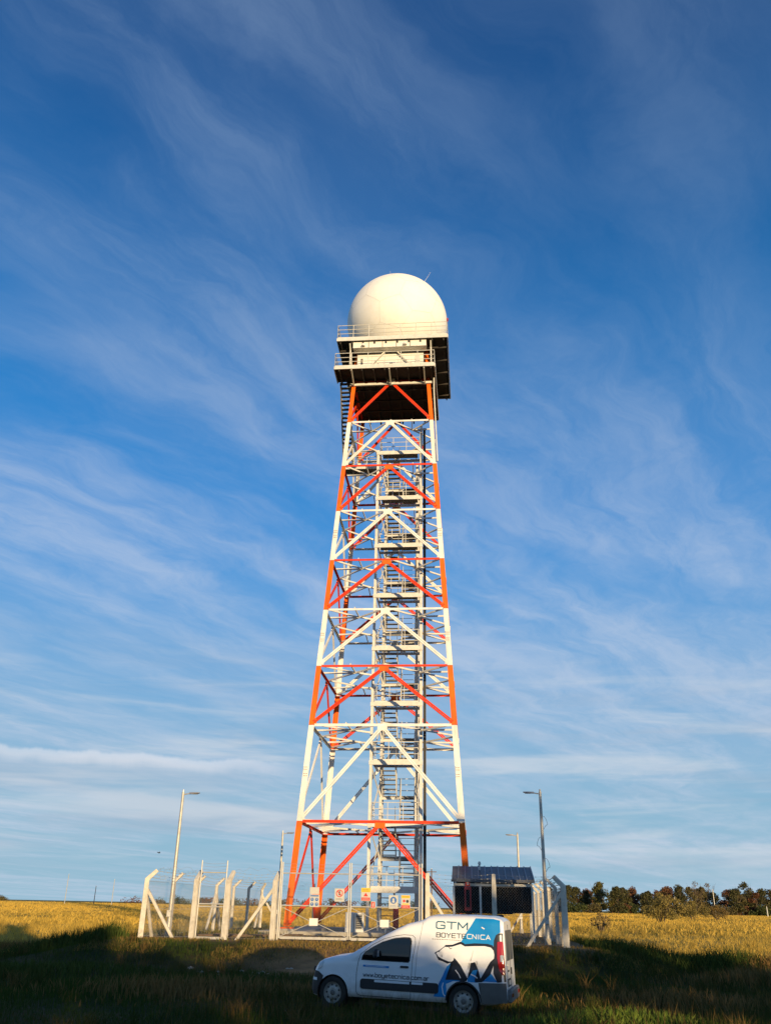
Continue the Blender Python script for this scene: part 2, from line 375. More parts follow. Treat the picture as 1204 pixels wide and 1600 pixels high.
def ground_material():
    m = bpy.data.materials.new('field_soil'); m.use_nodes = True; nt = m.node_tree; n, l = nt.nodes, nt.links
    p = n['Principled BSDF']; p.inputs['Roughness'].default_value = 0.95; p.inputs['Specular IOR Level'].default_value = 0.1
    g = n.new('ShaderNodeNewGeometry')
    def nz(sc, det=6, ro=.6):
        t = n.new('ShaderNodeTexNoise'); t.inputs['Scale'].default_value = sc; t.inputs['Detail'].default_value = det; t.inputs['Roughness'].default_value = ro
        l.new(g.outputs['Position'], t.inputs['Vector']); return t.outputs['Fac']
    def mx(f, a, b):
        t = n.new('ShaderNodeMix'); t.data_type = 'RGBA'
        l.new(f, t.inputs[0])
        for i, c in ((6, a), (7, b)):
            if isinstance(c, tuple): t.inputs[i].default_value = (*c, 1)
            else: l.new(c, t.inputs[i])
        return t.outputs[2]
    def mr(v, a, b):
        t = n.new('ShaderNodeMapRange'); t.interpolation_type = 'SMOOTHSTEP'; t.inputs['From Min'].default_value = a; t.inputs['From Max'].default_value = b
        l.new(v, t.inputs['Value']); return t.outputs[0]
    grass = mx(mr(nz(.35), .4, .62), (0.022, 0.030, 0.009), (0.06, 0.045, 0.016))
    dry = mx(mr(nz(.06), .38, .62), (0.42, 0.27, 0.055), (0.32, 0.23, 0.05))
    soil = mx(mr(nz(1.3), .35, .66), (0.32, 0.19, 0.085), (0.19, 0.115, 0.055))
    at = n.new('ShaderNodeAttribute'); at.attribute_name = 'col'
    sp = n.new('ShaderNodeSeparateColor'); l.new(at.outputs['Color'], sp.inputs[0])
    c = mx(sp.outputs[1], grass, dry)
    c = mx(sp.outputs[0], c, soil)
    l.new(c, p.inputs['Base Color'])
    b = n.new('ShaderNodeBump'); b.inputs['Strength'].default_value = .6; b.inputs['Distance'].default_value = .08
    l.new(nz(6.0, 8, .7), b.inputs['Height']); l.new(b.outputs[0], p.inputs['Normal'])
    return m
def soilness(x, y):
    """bare trodden earth: the compound floor and the track worn in front of its gates"""
    u, v = uv_of(np.asarray(x, float), np.asarray(y, float)); pd = plat_dist(x, y)
    ins = 1 - sst(pd, 0.0, 1.0)
    w2 = wav(np.asarray(x) * 1.7, np.asarray(y) * 1.9)
    tr = np.exp(-((u + .9 + .15 * (v + 14)) / 2.6) ** 2) * sst(v, -22.5, -18.0) * (1 - sst(v, -13, -11))
    return np.clip(np.maximum(ins * .9, tr * (1.15 + .25 * w2)), 0, 1)
def dryness(x, y):
    d = np.hypot(x, y); return sst(d + 3.0 * wav(np.asarray(x) * .4, np.asarray(y) * .4), 40, 60)
gcol = np.stack([soilness(gv[:, 0], gv[:, 1]), dryness(gv[:, 0], gv[:, 1]), np.zeros(len(gv))], 1)
gmesh = np_mesh('ground', gv, gf, gcol)
gobj = link('ground', gmesh, ground_material(), None, False)
gmesh.polygons.foreach_set('use_smooth', [True] * len(gmesh.polygons))
tag(gobj, 'open pampas field with a low levelled platform', None, kind='structure')

# ------------------------------------------------------------------ grass
rng = np.random.default_rng(11)
def blades(n, x, y, hgt, wid, col, lean=.35, seg=True, face=None):
    z = ground(x, y) - .02
    th = rng.uniform(0, 2 * np.pi, n); dx, dy = np.cos(th), np.sin(th)
    la = rng.uniform(0, 2 * np.pi, n); ln = hgt * lean * rng.uniform(.2, 1.2, n)
    lx, ly = np.cos(la) * ln, np.sin(la) * ln
    P = lambda ox, oy, oz: np.stack([x + ox, y + oy, z + oz], 1)
    hw = wid / 2
    if seg:
        v = np.stack([P(-dx * hw, -dy * hw, 0 * hgt), P(dx * hw, dy * hw, 0 * hgt), P(lx * .35 + dx * hw * .75, ly * .35 + dy * hw * .75, hgt * .6),
                      P(lx * .35 - dx * hw * .75, ly * .35 - dy * hw * .75, hgt * .6), P(lx, ly, hgt)], 1).reshape(-1, 3)
        k = np.arange(n) * 5
        f = np.concatenate([np.stack([k, k + 1, k + 2], 1), np.stack([k, k + 2, k + 3], 1), np.stack([k + 3, k + 2, k + 4], 1)])
        return v, f, np.repeat(col, 5, axis=0)
    v = np.stack([P(-dx * hw, -dy * hw, 0 * hgt), P(dx * hw, dy * hw, 0 * hgt), P(lx, ly, hgt)], 1).reshape(-1, 3)
    k = np.arange(n) * 3
    return v, np.stack([k, k + 1, k + 2], 1), np.repeat(col, 3, axis=0)
def merge(parts_):
    vs, fs, cs, o = [], [], [], 0
    for v, f, c in parts_:
        vs.append(v); fs.append(f + o); cs.append(c); o += len(v)
    return np.concatenate(vs), np.concatenate(fs), np.concatenate(cs)
def sector(n, d0, d1, half=34.0, power=1.0):
    d = (d0 ** (2 * power) + rng.random(n) * (d1 ** (2 * power) - d0 ** (2 * power))) ** (1 / (2 * power)); a = np.radians(rng.uniform(-half, half, n))
    return d * np.sin(a), d * np.cos(a), d
VAN_ORG = (1.925, 20.495)                 # van: ground point under the middle of its rear axle
VAN_YAW = R(165.95); VAN_PITCH = R(1.37)
def keep(x, y, margin=0.0):
    pd = plat_dist(x, y)
    cx_, cy_ = x - VAN_ORG[0], y - VAN_ORG[1]
    s = cx_ * math.cos(VAN_YAW) + cy_ * math.sin(VAN_YAW); t = -cx_ * math.sin(VAN_YAW) + cy_ * math.cos(VAN_YAW)
    van = (s > -.75) & (s < 3.3) & (np.abs(t) < .80)
    return (pd > margin) & ~van & (rng.random(len(x)) > soilness(x, y) * 1.05)
def lerp3(a, b, t): return np.array(a)[None] * (1 - t[:, None]) + np.array(b)[None] * t[:, None]
near = []
x, y, d = sector(300000, 13.5, 48, 32, .8)
ok = keep(x, y, .6); x, y, d = x[ok], y[ok], d[ok]; n = len(x)
clump = wav(x * .8 + 3, y * .8); dr = dryness(x, y)
h = (.17 + .085 * np.clip(clump, -1, 2) + .12 * dr) * rng.uniform(.55, 1.35, n)
u_, v_ = uv_of(x, y)
h *= 1 - .55 * np.exp(-(((u_ + 3) / 6) ** 4 + ((v_ + 19) / 4.5) ** 4))
c = lerp3((.024, .050, .008), (.060, .090, .014), rng.random(n))
c = c * (1 - dr[:, None]) + lerp3((.40, .27, .055), (.27, .21, .045), rng.random(n)) * dr[:, None]
patch = (wav(x * .55 + 9, y * .5) > .55) & (rng.random(n) < .35)
c[patch] = lerp3((.11, .068, .022), (.06, .055, .015), rng.random(patch.sum()))
near.append(blades(n, x, y, np.clip(h, .06, None), rng.uniform(.006, .015, n), c))
# dry stalks standing above the green, thick along the van's near side
x, y, d = sector(3500, 14, 40); m_ = keep(x, y, .6) & ((wav(x * .9 + 5, y * .7) > .2)); x, y = x[m_], y[m_]
sx = rng.uniform(-4.2, 6.5, 950); sy = rng.uniform(17.2, 19.6, 950) - .12 * (sx - 2)
x = np.concatenate([x, sx]); y = np.concatenate([y, sy]); m_ = keep(x, y, .6); x, y = x[m_], y[m_]; n = len(x)
near.append(blades(n, x, y, rng.uniform(.22, .55, n), rng.uniform(.005, .011, n), lerp3((.17, .10, .035), (.085, .07, .02), rng.random(n)), .3))
# tussocks: tight fountains of longer blades that break up the turf
def tussocks(n, d0, d1, hmin, hmax, pal, seed_half=31):
    cx_, cy_, dd = sector(n, d0, d1, seed_half); ok = keep(cx_, cy_, .5) & (wav(cx_ * .6 + 7, cy_ * .5 + 1) > -.35); cx_, cy_ = cx_[ok], cy_[ok]
    k = 34; hh = rng.uniform(hmin, hmax, len(cx_)); tone = rng.random(len(cx_)); rr_ = rng.uniform(.05, .16, len(cx_))
    x = np.repeat(cx_, k) + rng.normal(0, 1, len(cx_) * k) * np.repeat(rr_, k); y = np.repeat(cy_, k) + rng.normal(0, 1, len(cx_) * k) * np.repeat(rr_, k); m = len(x)
    ok = keep(x, y, .3); h_ = np.repeat(hh, k) * rng.uniform(.45, 1.1, m); c_ = lerp3(pal[0], pal[1], np.clip(np.repeat(tone, k) + rng.normal(0, .15, m), 0, 1))
    return blades(int(ok.sum()), x[ok], y[ok], h_[ok], rng.uniform(.008, .02, m)[ok], c_[ok], .75)
near.append(tussocks(1500, 15, 44, .20, .52, ((.028, .048, .008), (.085, .075, .020))))
near.append(tussocks(160, 15, 40, .30, .60, ((.13, .085, .025), (.20, .12, .04))))
# rank weeds at the edge of the platform
def weeds(cx_, cy_, rx, ry, n, hmax, ca, cb):
    x = rng.normal(cx_, rx, n); y = rng.normal(cy_, ry, n); ok = keep(x, y, .2); x, y = x[ok], y[ok]; n = len(x)
    fall = np.exp(-(((x - cx_) / (1.6 * rx)) ** 2 + ((y - cy_) / (1.6 * ry)) ** 2))
    near.append(blades(n, x, y, hmax * (.35 + .65 * fall) * rng.uniform(.5, 1.1, n), rng.uniform(.02, .05, n), lerp3(ca, cb, rng.random(n)), .5))
GA, GB, DA, DB = (.035, .06, .012), (.075, .10, .02), (.24, .14, .05), (.15, .10, .03)
for a in ((10.6, 37.0, 1.5, 1.0, 2600, .75, GA, GB), (12.8, 35.5, 1.2, .9, 2600, .95, GA, GB), (14.3, 34.5, 1.0, .8, 1300, .8, DA, DB), (9.3, 38.3, .6, .6, 700, .6, GA, GB),
          (-10.3, 37.5, .5, .6, 900, .8, GA, GB), (-12.5, 38.5, 1.2, .8, 2000, .75, GA, GB), (-14.5, 40, 1.6, 1.0, 1600, .6, DA, DB), (12.2, 30.5, 1.6, 1.0, 1300, .55, DA, DB),
          (4.4, 18.6, 1.1, .5, 2600, .42, (.10, .16, .02), (.16, .20, .035)), (-4.5, 24, 2.2, 1.2, 1500, .5, DA, DB), (-9.5, 29, 2.5, 1.5, 1500, .45, GA, GB),  # brighter green of the first clump paints in a sunlit patch
          (6.8, 22.5, 1.6, 1.2, 1300, .5, DA, DB)):
    weeds(*a)
# short dry turf on the worn earth before the gates and on the platform's bank
qx = rng.uniform(-11, 13, 60000); qy = rng.uniform(28.5, 37.5, 60000); pd = plat_dist(qx, qy); u_, v_ = uv_of(qx, qy)
ok = (v_ < FV0 - .25) & (pd < 3.0 + 1.2 * wav(qx * .5, qy * .3)) & (wav(qx * 1.6 + 2, qy * 1.4) > -.75); qx, qy = qx[ok], qy[ok]; n = len(qx)
near.append(blades(n, qx, qy, rng.uniform(.03, .13, n), rng.uniform(.010, .024, n), lerp3((.34, .20, .06), (.17, .14, .035), rng.random(n)), .6))
v, f, c = merge(near)
tag(link('near_grass', np_mesh('near_grass', v, f, c), M['grass']), 'green and dry grass in the shaded foreground round the van', 'grass', kind='stuff')
mid = []
def dry_cols(n, x, y):
    t = np.clip(.5 + .35 * wav(x * .07, y * .05) + rng.normal(0, .22, n), 0, 1)
    c = lerp3((.72, .45, .075), (.56, .375, .075), t); g = (wav(x * .21 + 4, y * .13 + 2) > .75) & (rng.random(n) < .5)
    c[g] = lerp3((.19, .17, .04), (.26, .17, .05), rng.random(g.sum())); return c * rng.uniform(.75, 1.15, (n, 1))
x, y, d = sector(260000, 40, 210, 32, .55); ok = keep(x, y, 1.0); x, y = x[ok], y[ok]; n = len(x)
mid.append(blades(n, x, y, rng.uniform(.10, .34, n) * (1 + .4 * wav(x * .3, y * .2)), rng.uniform(.014, .034, n), dry_cols(n, x, y), .8))
x, y, d = sector(190000, 90, 460, 30, .62); n = len(x)
mid.append(blades(n, x, y, rng.uniform(.15, .42, n) * (1 + .25 * wav(x * .05, y * .03)), rng.uniform(.06, .15, n), dry_cols(n, x, y), 1.0))
mid.append(tussocks(2600, 46, 150, .35, .75, ((.48, .31, .06), (.28, .20, .045)), 30))
v, f, c = merge(mid)
tag(link('dry_field_grass', np_mesh('dry_field_grass', v, f, c), M['grass']), 'tall golden dry grass covering the sunlit field', 'grass', kind='stuff')
# a few tufts inside the fence
x, y, d = sector(26000, 36, 62, 20); pd = plat_dist(x, y); u_, v_ = uv_of(x, y)
pad = (np.abs(u_) < 5.6) & (np.abs(v_) < 5.6)
ok = (pd < .1) & ~pad & (wav(x * 1.1, y * 1.3) > -.1) & ((u_ < -3.2) | (rng.random(len(x)) < .25)); x, y = x[ok], y[ok]; n = len(x)
v, f, c = blades(n, x, y, rng.uniform(.06, .26, n), rng.uniform(.015, .035, n), lerp3((.13, .14, .03), (.28, .20, .06), rng.random(n)), .5)
tag(link('compound_weeds', np_mesh('compound_weeds', v, f, c), M['grass']), 'low scattered weeds growing on the compound floor', 'weeds', kind='stuff')

# ------------------------------------------------------------------ radar tower
LEV = [1.05, 5.86, 10.72, 13.95, 17.25, 20.32, 23.57, 26.71, 29.94, 33.06, 35.40]
def hw(z): return 4.53 + (z - 1.05) * (2.53 - 4.53) / (33.06 - 1.05)
def face(k, u, z, inset=0.0):
    w = hw(z) - inset
    return Vector(((u, -w, z), (w, u, z), (-u, w, z), (-w, -u, z))[k])
TW = thing('radar_tower', 'tall tapering red and white steel lattice tower with platforms carrying a radome', 'tower', W(0, 0, 0), -YAW)
def paint(i): return M['orange'] if i % 2 == 0 else M['white']
def paint2(i): return M['red_steel'] if i % 2 == 0 else M['white']
def leg_section(z0, z1, sx, sy):
    vs = []
    for z in (z0, z1):
        w = hw(z); f = .31 - .07 * (z - 1) / 34; t = .045
        L = [(w, w), (w - f, w), (w - f, w - t), (w - t, w - t), (w - t, w - f), (w, w - f)]
        vs += [(sx * a, sy * b, z) for a, b in L]
    fs = [(0, 1, 7, 6), (1, 2, 8, 7), (2, 3, 9, 8), (3, 4, 10, 9), (4, 5, 11, 10), (5, 0, 6, 11), (0, 3, 2, 1), (0, 5, 4, 3), (6, 7, 8, 9), (6, 9, 10, 11)]
    return MB().add(vs, fs)
for i in range(10):
    z0, z1 = LEV[i], LEV[i + 1]; top = i == 9
    for sx in (-1, 1):
        for sy in (-1, 1):
            leg_section(z0 + .01, z1 - .01, sx, sy).build('leg_section', M['orange'] if top else paint(i), TW)
    th = .086 - .001 * i
    for k in range(4):
        for s in (-1, 1):
            a = face(k, s * .10, z1 - .20, .03); b = face(k, s * (hw(z0) - .24), z0 + .16, .03)
            d = (b - a).normalized(); nrm = (face(k, 1, z0) - face(k, 0, z0)).cross(face(k, 0, z1) - face(k, 0, z0)).normalized()
            side = d.cross(nrm).normalized(); off = th * .62
            mb = MB()
            mb.beam(a + side * off, b + side * off, .075, th, side)       # a pair of angles back to back
            mb.beam(a - side * off, b - side * off, .075, th, side)
            for q in (.3, .7): mb.beam(a.lerp(b, q) - side * off, a.lerp(b, q) + side * off, .06, .05, nrm)
            mb.build('brace', M['galv'] if top else paint2(i), TW)
        h = .14 if i < 2 else .115
        a = face(k, -hw(z1) + .30, z1, .035); b = face(k, hw(z1) - .30, z1, .035)
        if not top:
            mb = MB(); mb.beam(a, b, .03, h); nin = (face(k, 0, z1, 1) - face(k, 0, z1)).normalized() * .06
            mb.beam(a + nin + Vector((0, 0, h / 2 - .02)), b + nin + Vector((0, 0, h / 2 - .02)), .10, .03)
            mb.build('girt', paint2(i), TW)
            g = MB(); c0 = face(k, 0, z1 - .14, -.004); g.beam(face(k, -.26, z1 - .17, .0), face(k, .26, z1 - .17, .0), .05, .26); g.build('gusset', paint(i), TW)
            for s in (-1, 1):
                g = MB(); g.beam(face(k, s * (hw(z0) - .10), z0 + .20, .012), face(k, s * (hw(z0) - .40), z0 + .20, .012), .03, .26); g.build('gusset', paint(i), TW)
# splice plates with bolt heads on the legs
for z in (8.3, 15.6, 22.0):
    i = max(j for j in range(10) if LEV[j] <= z)
    for sx in (-1, 1):
        w = hw(z)
        pl = MB(); pl.box((sx * (w - .15), -w - .012, z), (.25, .03, .62)); p_ = pl.build('splice_plate', paint(i), TW)
        bt = MB()
        for a in (-.09, 0, .09):
            for b in (-.22, -.11, .11, .22): bt.box((sx * (w - .15) + a * .8, -w - .036, z + b), (.035, .02, .035))
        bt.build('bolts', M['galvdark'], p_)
# level frames: diamond and ties to the stair tower
SU0, SU1, SV0, SV1 = -.85, 1.89, -1.3, 1.7
for i in range(1, 9):
    z = LEV[i] + .12; w = hw(z)
    mids = [face(k, 0, z, .1) for k in range(4)]
    sts = []
    for k in range(4): sts.append((mids[k], mids[(k + 1) % 4]))
    dm = [mids[k].lerp(mids[(k + 1) % 4], .5) for k in range(4)]
    cor = [Vector((w, -w, z)), Vector((w, w, z)), Vector((-w, w, z)), Vector((-w, -w, z))]
    for k in range(4):
        sts.append((dm[k], cor[k].lerp(dm[k], .06)))
        sts.append((dm[k], face(k, hw(z) * .5, z, .1))); sts.append((dm[k], face((k + 1) % 4, -hw(z) * .5, z, .1)))
    sts += [(Vector((SU0, SV0, z - .04)), dm[3]), (Vector((SU1, SV0, z - .04)), dm[0]), (Vector((SU1, SV1, z - .04)), dm[1]), (Vector((SU0, SV1, z - .04)), dm[2])]
    for n_, (a, b) in enumerate(sts):
        dz = Vector((0, 0, -.012 * (n_ % 5)))
        MB().beam(a + dz, b + dz, .05, .095).build('tie', M['galv'], TW)
# footings
for sx in (-1, 1):
    for sy in (-1, 1):
        w = hw(.9)
        MB().beam((sx * (w - .1), sy * (w - .1), .5), (sx * (w - .1), sy * (w - .1), .97), 1.05, 1.05, (0, 1, 0), .95, .95).build('footing', M['concrete_pad'], TW, bevel=.03)
        MB().box((sx * (w - .12), sy * (w - .12), 1.0), (.66, .66, .055)).build('base_plate', M['orange'], TW)
# ---- lower platform
def railing(mb, pts, z, h=1.05, rails=(.40, .72, 1.05), gap=1.1, r=.022, toe=.12):
    for a, b in zip(pts[:-1], pts[1:]):
        a, b = Vector((*a, z)), Vector((*b, z)); L = (b - a).length; n = max(1, round(L / gap))
        for q in range(n + 1): p = a.lerp(b, q / n); mb.tube([p, p + Vector((0, 0, h))], r, 5)
        for rz in rails: mb.tube([a + Vector((0, 0, rz)), b + Vector((0, 0, rz))], r, 5)
        if toe: mb.beam(a + Vector((0, 0, toe / 2 + .01)), b + Vector((0, 0, toe / 2 + .01)), .012, toe)
    return mb
LZ = 33.20
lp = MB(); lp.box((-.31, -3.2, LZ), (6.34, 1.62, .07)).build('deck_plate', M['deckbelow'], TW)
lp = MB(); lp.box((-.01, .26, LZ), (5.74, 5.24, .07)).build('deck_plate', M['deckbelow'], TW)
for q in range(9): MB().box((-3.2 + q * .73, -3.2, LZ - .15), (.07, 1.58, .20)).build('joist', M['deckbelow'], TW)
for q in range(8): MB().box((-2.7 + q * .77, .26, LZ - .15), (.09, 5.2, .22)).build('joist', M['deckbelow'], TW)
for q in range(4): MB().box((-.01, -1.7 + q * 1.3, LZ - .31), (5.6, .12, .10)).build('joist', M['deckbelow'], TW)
MB().box((-.31, -4.04, LZ - .02), (6.42, .06, .22)).build('edge_beam', M['galv'], TW)
MB().box((-3.51, -3.2, LZ - .02), (.06, 1.60, .22)).build('edge_beam', M['galv'], TW)
MB().box((2.89, -.7, LZ - .03), (.06, 6.58, .26)).build('edge_beam', M['galv'], TW)
MB().box((-.01, -2.60, LZ - .42), (5.3, .14, .16)).build('edge_beam', M['galv'], TW)
for u in (-2.4, 0, 2.2): MB().beam((u, -4.0, LZ - .16), (u, -2.62, LZ - 1.05 + .55), .07, .10).build('bracket', M['galv'], TW)
railing(MB(), [(-3.48, -2.4), (-3.48, -4.0), (2.85, -4.0), (2.85, 2.8)], LZ + .06).build('railing', M['galv'], TW)
MB().box((0, -2.62, 33.0), (.5, .06, .4)).build('gusset', M['galv'], TW)
# ---- upper platform
UZ = 35.55
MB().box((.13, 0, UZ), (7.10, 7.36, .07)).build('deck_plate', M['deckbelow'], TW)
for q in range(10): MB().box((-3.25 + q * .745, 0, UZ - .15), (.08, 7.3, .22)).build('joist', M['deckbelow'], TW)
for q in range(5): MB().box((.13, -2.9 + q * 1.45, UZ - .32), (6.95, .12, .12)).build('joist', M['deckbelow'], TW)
for c_, s_ in (((.13, -3.72, UZ + .02), (7.24, .06, .22)), ((.13, 3.72, UZ + .02), (7.24, .06, .22)), ((-3.46, 0, UZ + .02), (.06, 7.36, .22)), ((3.72, 0, UZ + .02), (.06, 7.36, .26))):
    MB().box(c_, s_).build('edge_beam', M['galv'], TW)
railing(MB(), [(-3.44, -3.7), (3.7, -3.7), (3.7, 3.7), (-3.44, 3.7), (-3.44, -3.7)], UZ + .10, gap=1.02).build('railing', M['galv'], TW)
for u in (-2.62, 2.62):
    MB().beam((u, -3.6, UZ - .2), (u, -2.45, UZ - 1.3), .09, .12).build('bracket', M['galv'], TW)
    MB().beam((u, -3.3, LZ + .1), (u, -3.3, UZ - .38), .07, .07).build('post', M['galv'], TW)
for u in (-1.75, .95):                                                     # floodlights under the upper platform
    b_ = MB(); b_.tube([(u, -3.66, UZ - .30), (u, -3.66, UZ - .50)], .07, 10, .13).build('floodlight', M['white'], TW)
MB().tube([(3.72, -3.72, UZ + 1.1), (3.72, -3.72, UZ + 1.22)], .03, 6).tube([(3.72, -3.72, UZ + 1.22), (3.72, -3.72, UZ + 1.38)], .055, 8).build('obstruction_light', M['red'], TW)
MB().tube([(2.78, -2.75, LZ + .1), (2.78, -2.75, LZ - 1.2), (2.86, -2.9, LZ - 3.2), (2.98, -3.05, 26.8)], .045, 6).build('conduit', M['galv'], TW)
# ---- cabin between the platforms
for u in (-1, 1):                                                          # struts in front of the cabin
    MB().beam((u * .42, -3.06, UZ - .60), (u * 1.75, -3.12, LZ + .12), .10, .07).build('cabin_strut', M['galv'], TW)
CB = thing('equipment_cabin', 'white panelled equipment cabin between the two platforms below the radome', 'cabin', W(0, 0, LZ + .06), -YAW)
hC = UZ - .42 - (LZ + .06)
MB().box((-.05, -.40, hC / 2), (4.3, 5.0, hC - .02)).build('wall', M['cabin'], CB)
MB().box((-.05, -3.25, hC + .10), (4.75, .62, .46)).build('upper_housing', M['cabin'], CB)
for q in range(4): MB().box((-1.4 + q * .9, -3.57, hC + .10), (.03, .03, .46)).build('rib', M['galvdark'], CB)
for q in range(5):
    MB().box((-1.72 + q * .86, -2.915, hC * .46), (.80, .03, hC * .78)).build('panel', M['cabin'], CB)
MB().box((-.05, -2.94, hC - .17), (4.3, .06, .14)).build('eave_beam', M['vanblack'], CB)
MB().box((.02, -2.94, hC * .42), (.22, .04, .24)).build('vent', M['vanblack'], CB)
MB().box((-1.9, -2.94, hC * .5), (.14, .04, .75)).build('vent', M['galvdark'], CB)
MB().box((1.75, -2.95, hC * .45), (.30, .06, 1.15)).build('electric_box', M['galv'], CB)
# ---- radome
RC_, RD = Vector((.12, 0, 39.38)), 3.51
RO = thing('radome', 'large white spherical radome on top of the tower', 'radome', W(RC_.x, RC_.y, 36.0), -YAW)
def ico_panels():
    ph = (1 + 5 ** .5) / 2
    V = [Vector(p) for a, b in ((1, ph), (-1, ph), (1, -ph), (-1, -ph)) for p in ((0, a, b), (a, b, 0), (b, 0, a))]
    e = min((V[0] - V[j]).length for j in range(1, 12))
    nb = [[j for j in range(12) if j != i and abs((V[i] - V[j]).length - e) < 1e-4] for i in range(12)]
    P = []
    for i in range(12): P.append([V[i].lerp(V[j], 1 / 3) for j in nb[i]])
    for i in range(12):
        for j in nb[i]:
            for k in nb[i]:
                if i < j < k and k in nb[j]:
                    t = [V[i], V[j], V[k]]; P.append([t[a].lerp(t[b], q) for a in range(3) for b in range(3) if a != b for q in (1 / 3,)])
    out = []
    for p in P:
        c = sum(p, Vector()) / len(p); nn = c.normalized(); a0 = (p[0] - c).normalized(); b0 = nn.cross(a0)
        out.append((c, sorted(p, key=lambda q: math.atan2((q - c).dot(b0), (q - c).dot(a0)))))
    return out
rotR = Matrix.Rotation(R(21), 3, 'X') @ Matrix.Rotation(R(33), 3, 'Z')
off_r = Vector((0, 0, RC_.z - 36.0))
for c, poly in ico_panels():
    c = rotR @ c; poly = [c + (rotR @ p - c) * .9955 for p in poly]
    if (c.normalized() * RD).z < -3.1: continue
    mb = MB(); m_ = 6; n_ = len(poly)
    for k in range(n_):
        a, b = poly[k], poly[(k + 1) % n_]; idx = {}
        for i in range(m_ + 1):
            for j in range(m_ + 1 - i):
                p = c + (a - c) * (i / m_) + (b - c) * (j / m_)
                q = p.normalized() * RD
                if q.z < -2.7: q = Vector((q.x, q.y, -2.7))
                idx[i, j] = len(mb.v); mb.v.append(tuple(q + off_r))
        for i in range(m_):
            for j in range(m_ - i):
                mb.f.append((idx[i, j], idx[i + 1, j], idx[i, j + 1]))
                if i + j < m_ - 1: mb.f.append((idx[i + 1, j], idx[i + 1, j + 1], idx[i, j + 1]))
    me = bpy.data.meshes.new('panel'); bm = bmesh.new(); vv = [bm.verts.new(p) for p in mb.v]
    for f in mb.f:
        try: bm.faces.new([vv[i] for i in f])
        except ValueError: pass
    bmesh.ops.remove_doubles(bm, verts=bm.verts, dist=1e-4); bmesh.ops.recalc_face_normals(bm, faces=bm.faces)
    for f in bm.faces:
        if f.normal.dot(f.calc_center_median() - off_r) < 0: f.normal_flip()
    bm.to_mesh(me); bm.free(); o = link('panel', me, M['radome'], RO); me.polygons.foreach_set('use_smooth', [True] * len(me.polygons))
prof = []
for q in range(25):
    a = -math.asin(2.7 / RD) + (math.pi / 2 + math.asin(2.7 / RD)) * q / 24
    prof.append(((RD - .014) * math.cos(a) + 1e-4, (RD - .014) * math.sin(a)))
core = MB().lathe(prof, 64, c=tuple(off_r)).build('inner_shell', M['radome_core'], RO, True)
MB().lathe([(2.1, -.30), (2.3, -.30), (2.3, .72), (2.05, .72)], 48).build('base_ring', M['cabin'], RO, True)
for d in (Vector((-.12, -.05, 1)), Vector((.52, -.15, .86)), Vector((-.72, .2, .70))):
    d.normalize(); MB().tube([off_r + d * (RD - .05), off_r + d * (RD + 1.15)], .014, 5, .006).build('lightning_rod', M['galv'], RO)

# ------------------------------------------------------------------ stair tower
ST = thing('stair_tower', 'galvanised steel stair tower climbing inside the lattice tower', 'stairs', W(0, 0, 0), -YAW)
UC = .52
RU0, RU1 = UC - 1.02, UC + 1.02
for (u, v) in ((SU0, SV0), (SU1, SV0), (RU0, SV1), (RU1, SV1), (RU0 + .02, .72), (RU1 - .02, .72)):
    top = 30.3 if v < 0 and u > 1 else 28.6
    MB().box((u, v, (top + .78) / 2), (.15, .15, top - .78)).build('column', M['galv'], ST)
ZK = [2.85 + 3.2 * k for k in range(9)]
def flight(u0, u1, v0, z0, v1, z1, name='stair_flight', nt=7, sm='galv'):
    root = part(name, ST)
    for u in (u0, u1): MB().beam((u, v0, z0 - .04), (u, v1, z1 - .04), .05, .20).build('stringer', M[sm], root)
    for q in range(nt):
        t = (q + .5) / nt; MB().box(((u0 + u1) / 2, v0 + (v1 - v0) * t, z0 + (z1 - z0) * t), (u1 - u0 - .06, .23, .045)).build('tread', M['galvdark'], root)  # treads take the dark steel, shade included in its colour
    mb = MB()
    for u in (u0, u1):
        for hgt in (.5, .95): mb.tube([(u, v0, z0 + hgt), (u, v1, z1 + hgt)], .018, 5)
        for t in (.08, .5, .92): p = Vector((u, v0 + (v1 - v0) * t, z0 + (z1 - z0) * t)); mb.tube([p, p + Vector((0, 0, .95))], .016, 5)
    mb.build('handrail', M['galv'], root)
flight(-.38, .42, .75, .85, -.3, ZK[0])
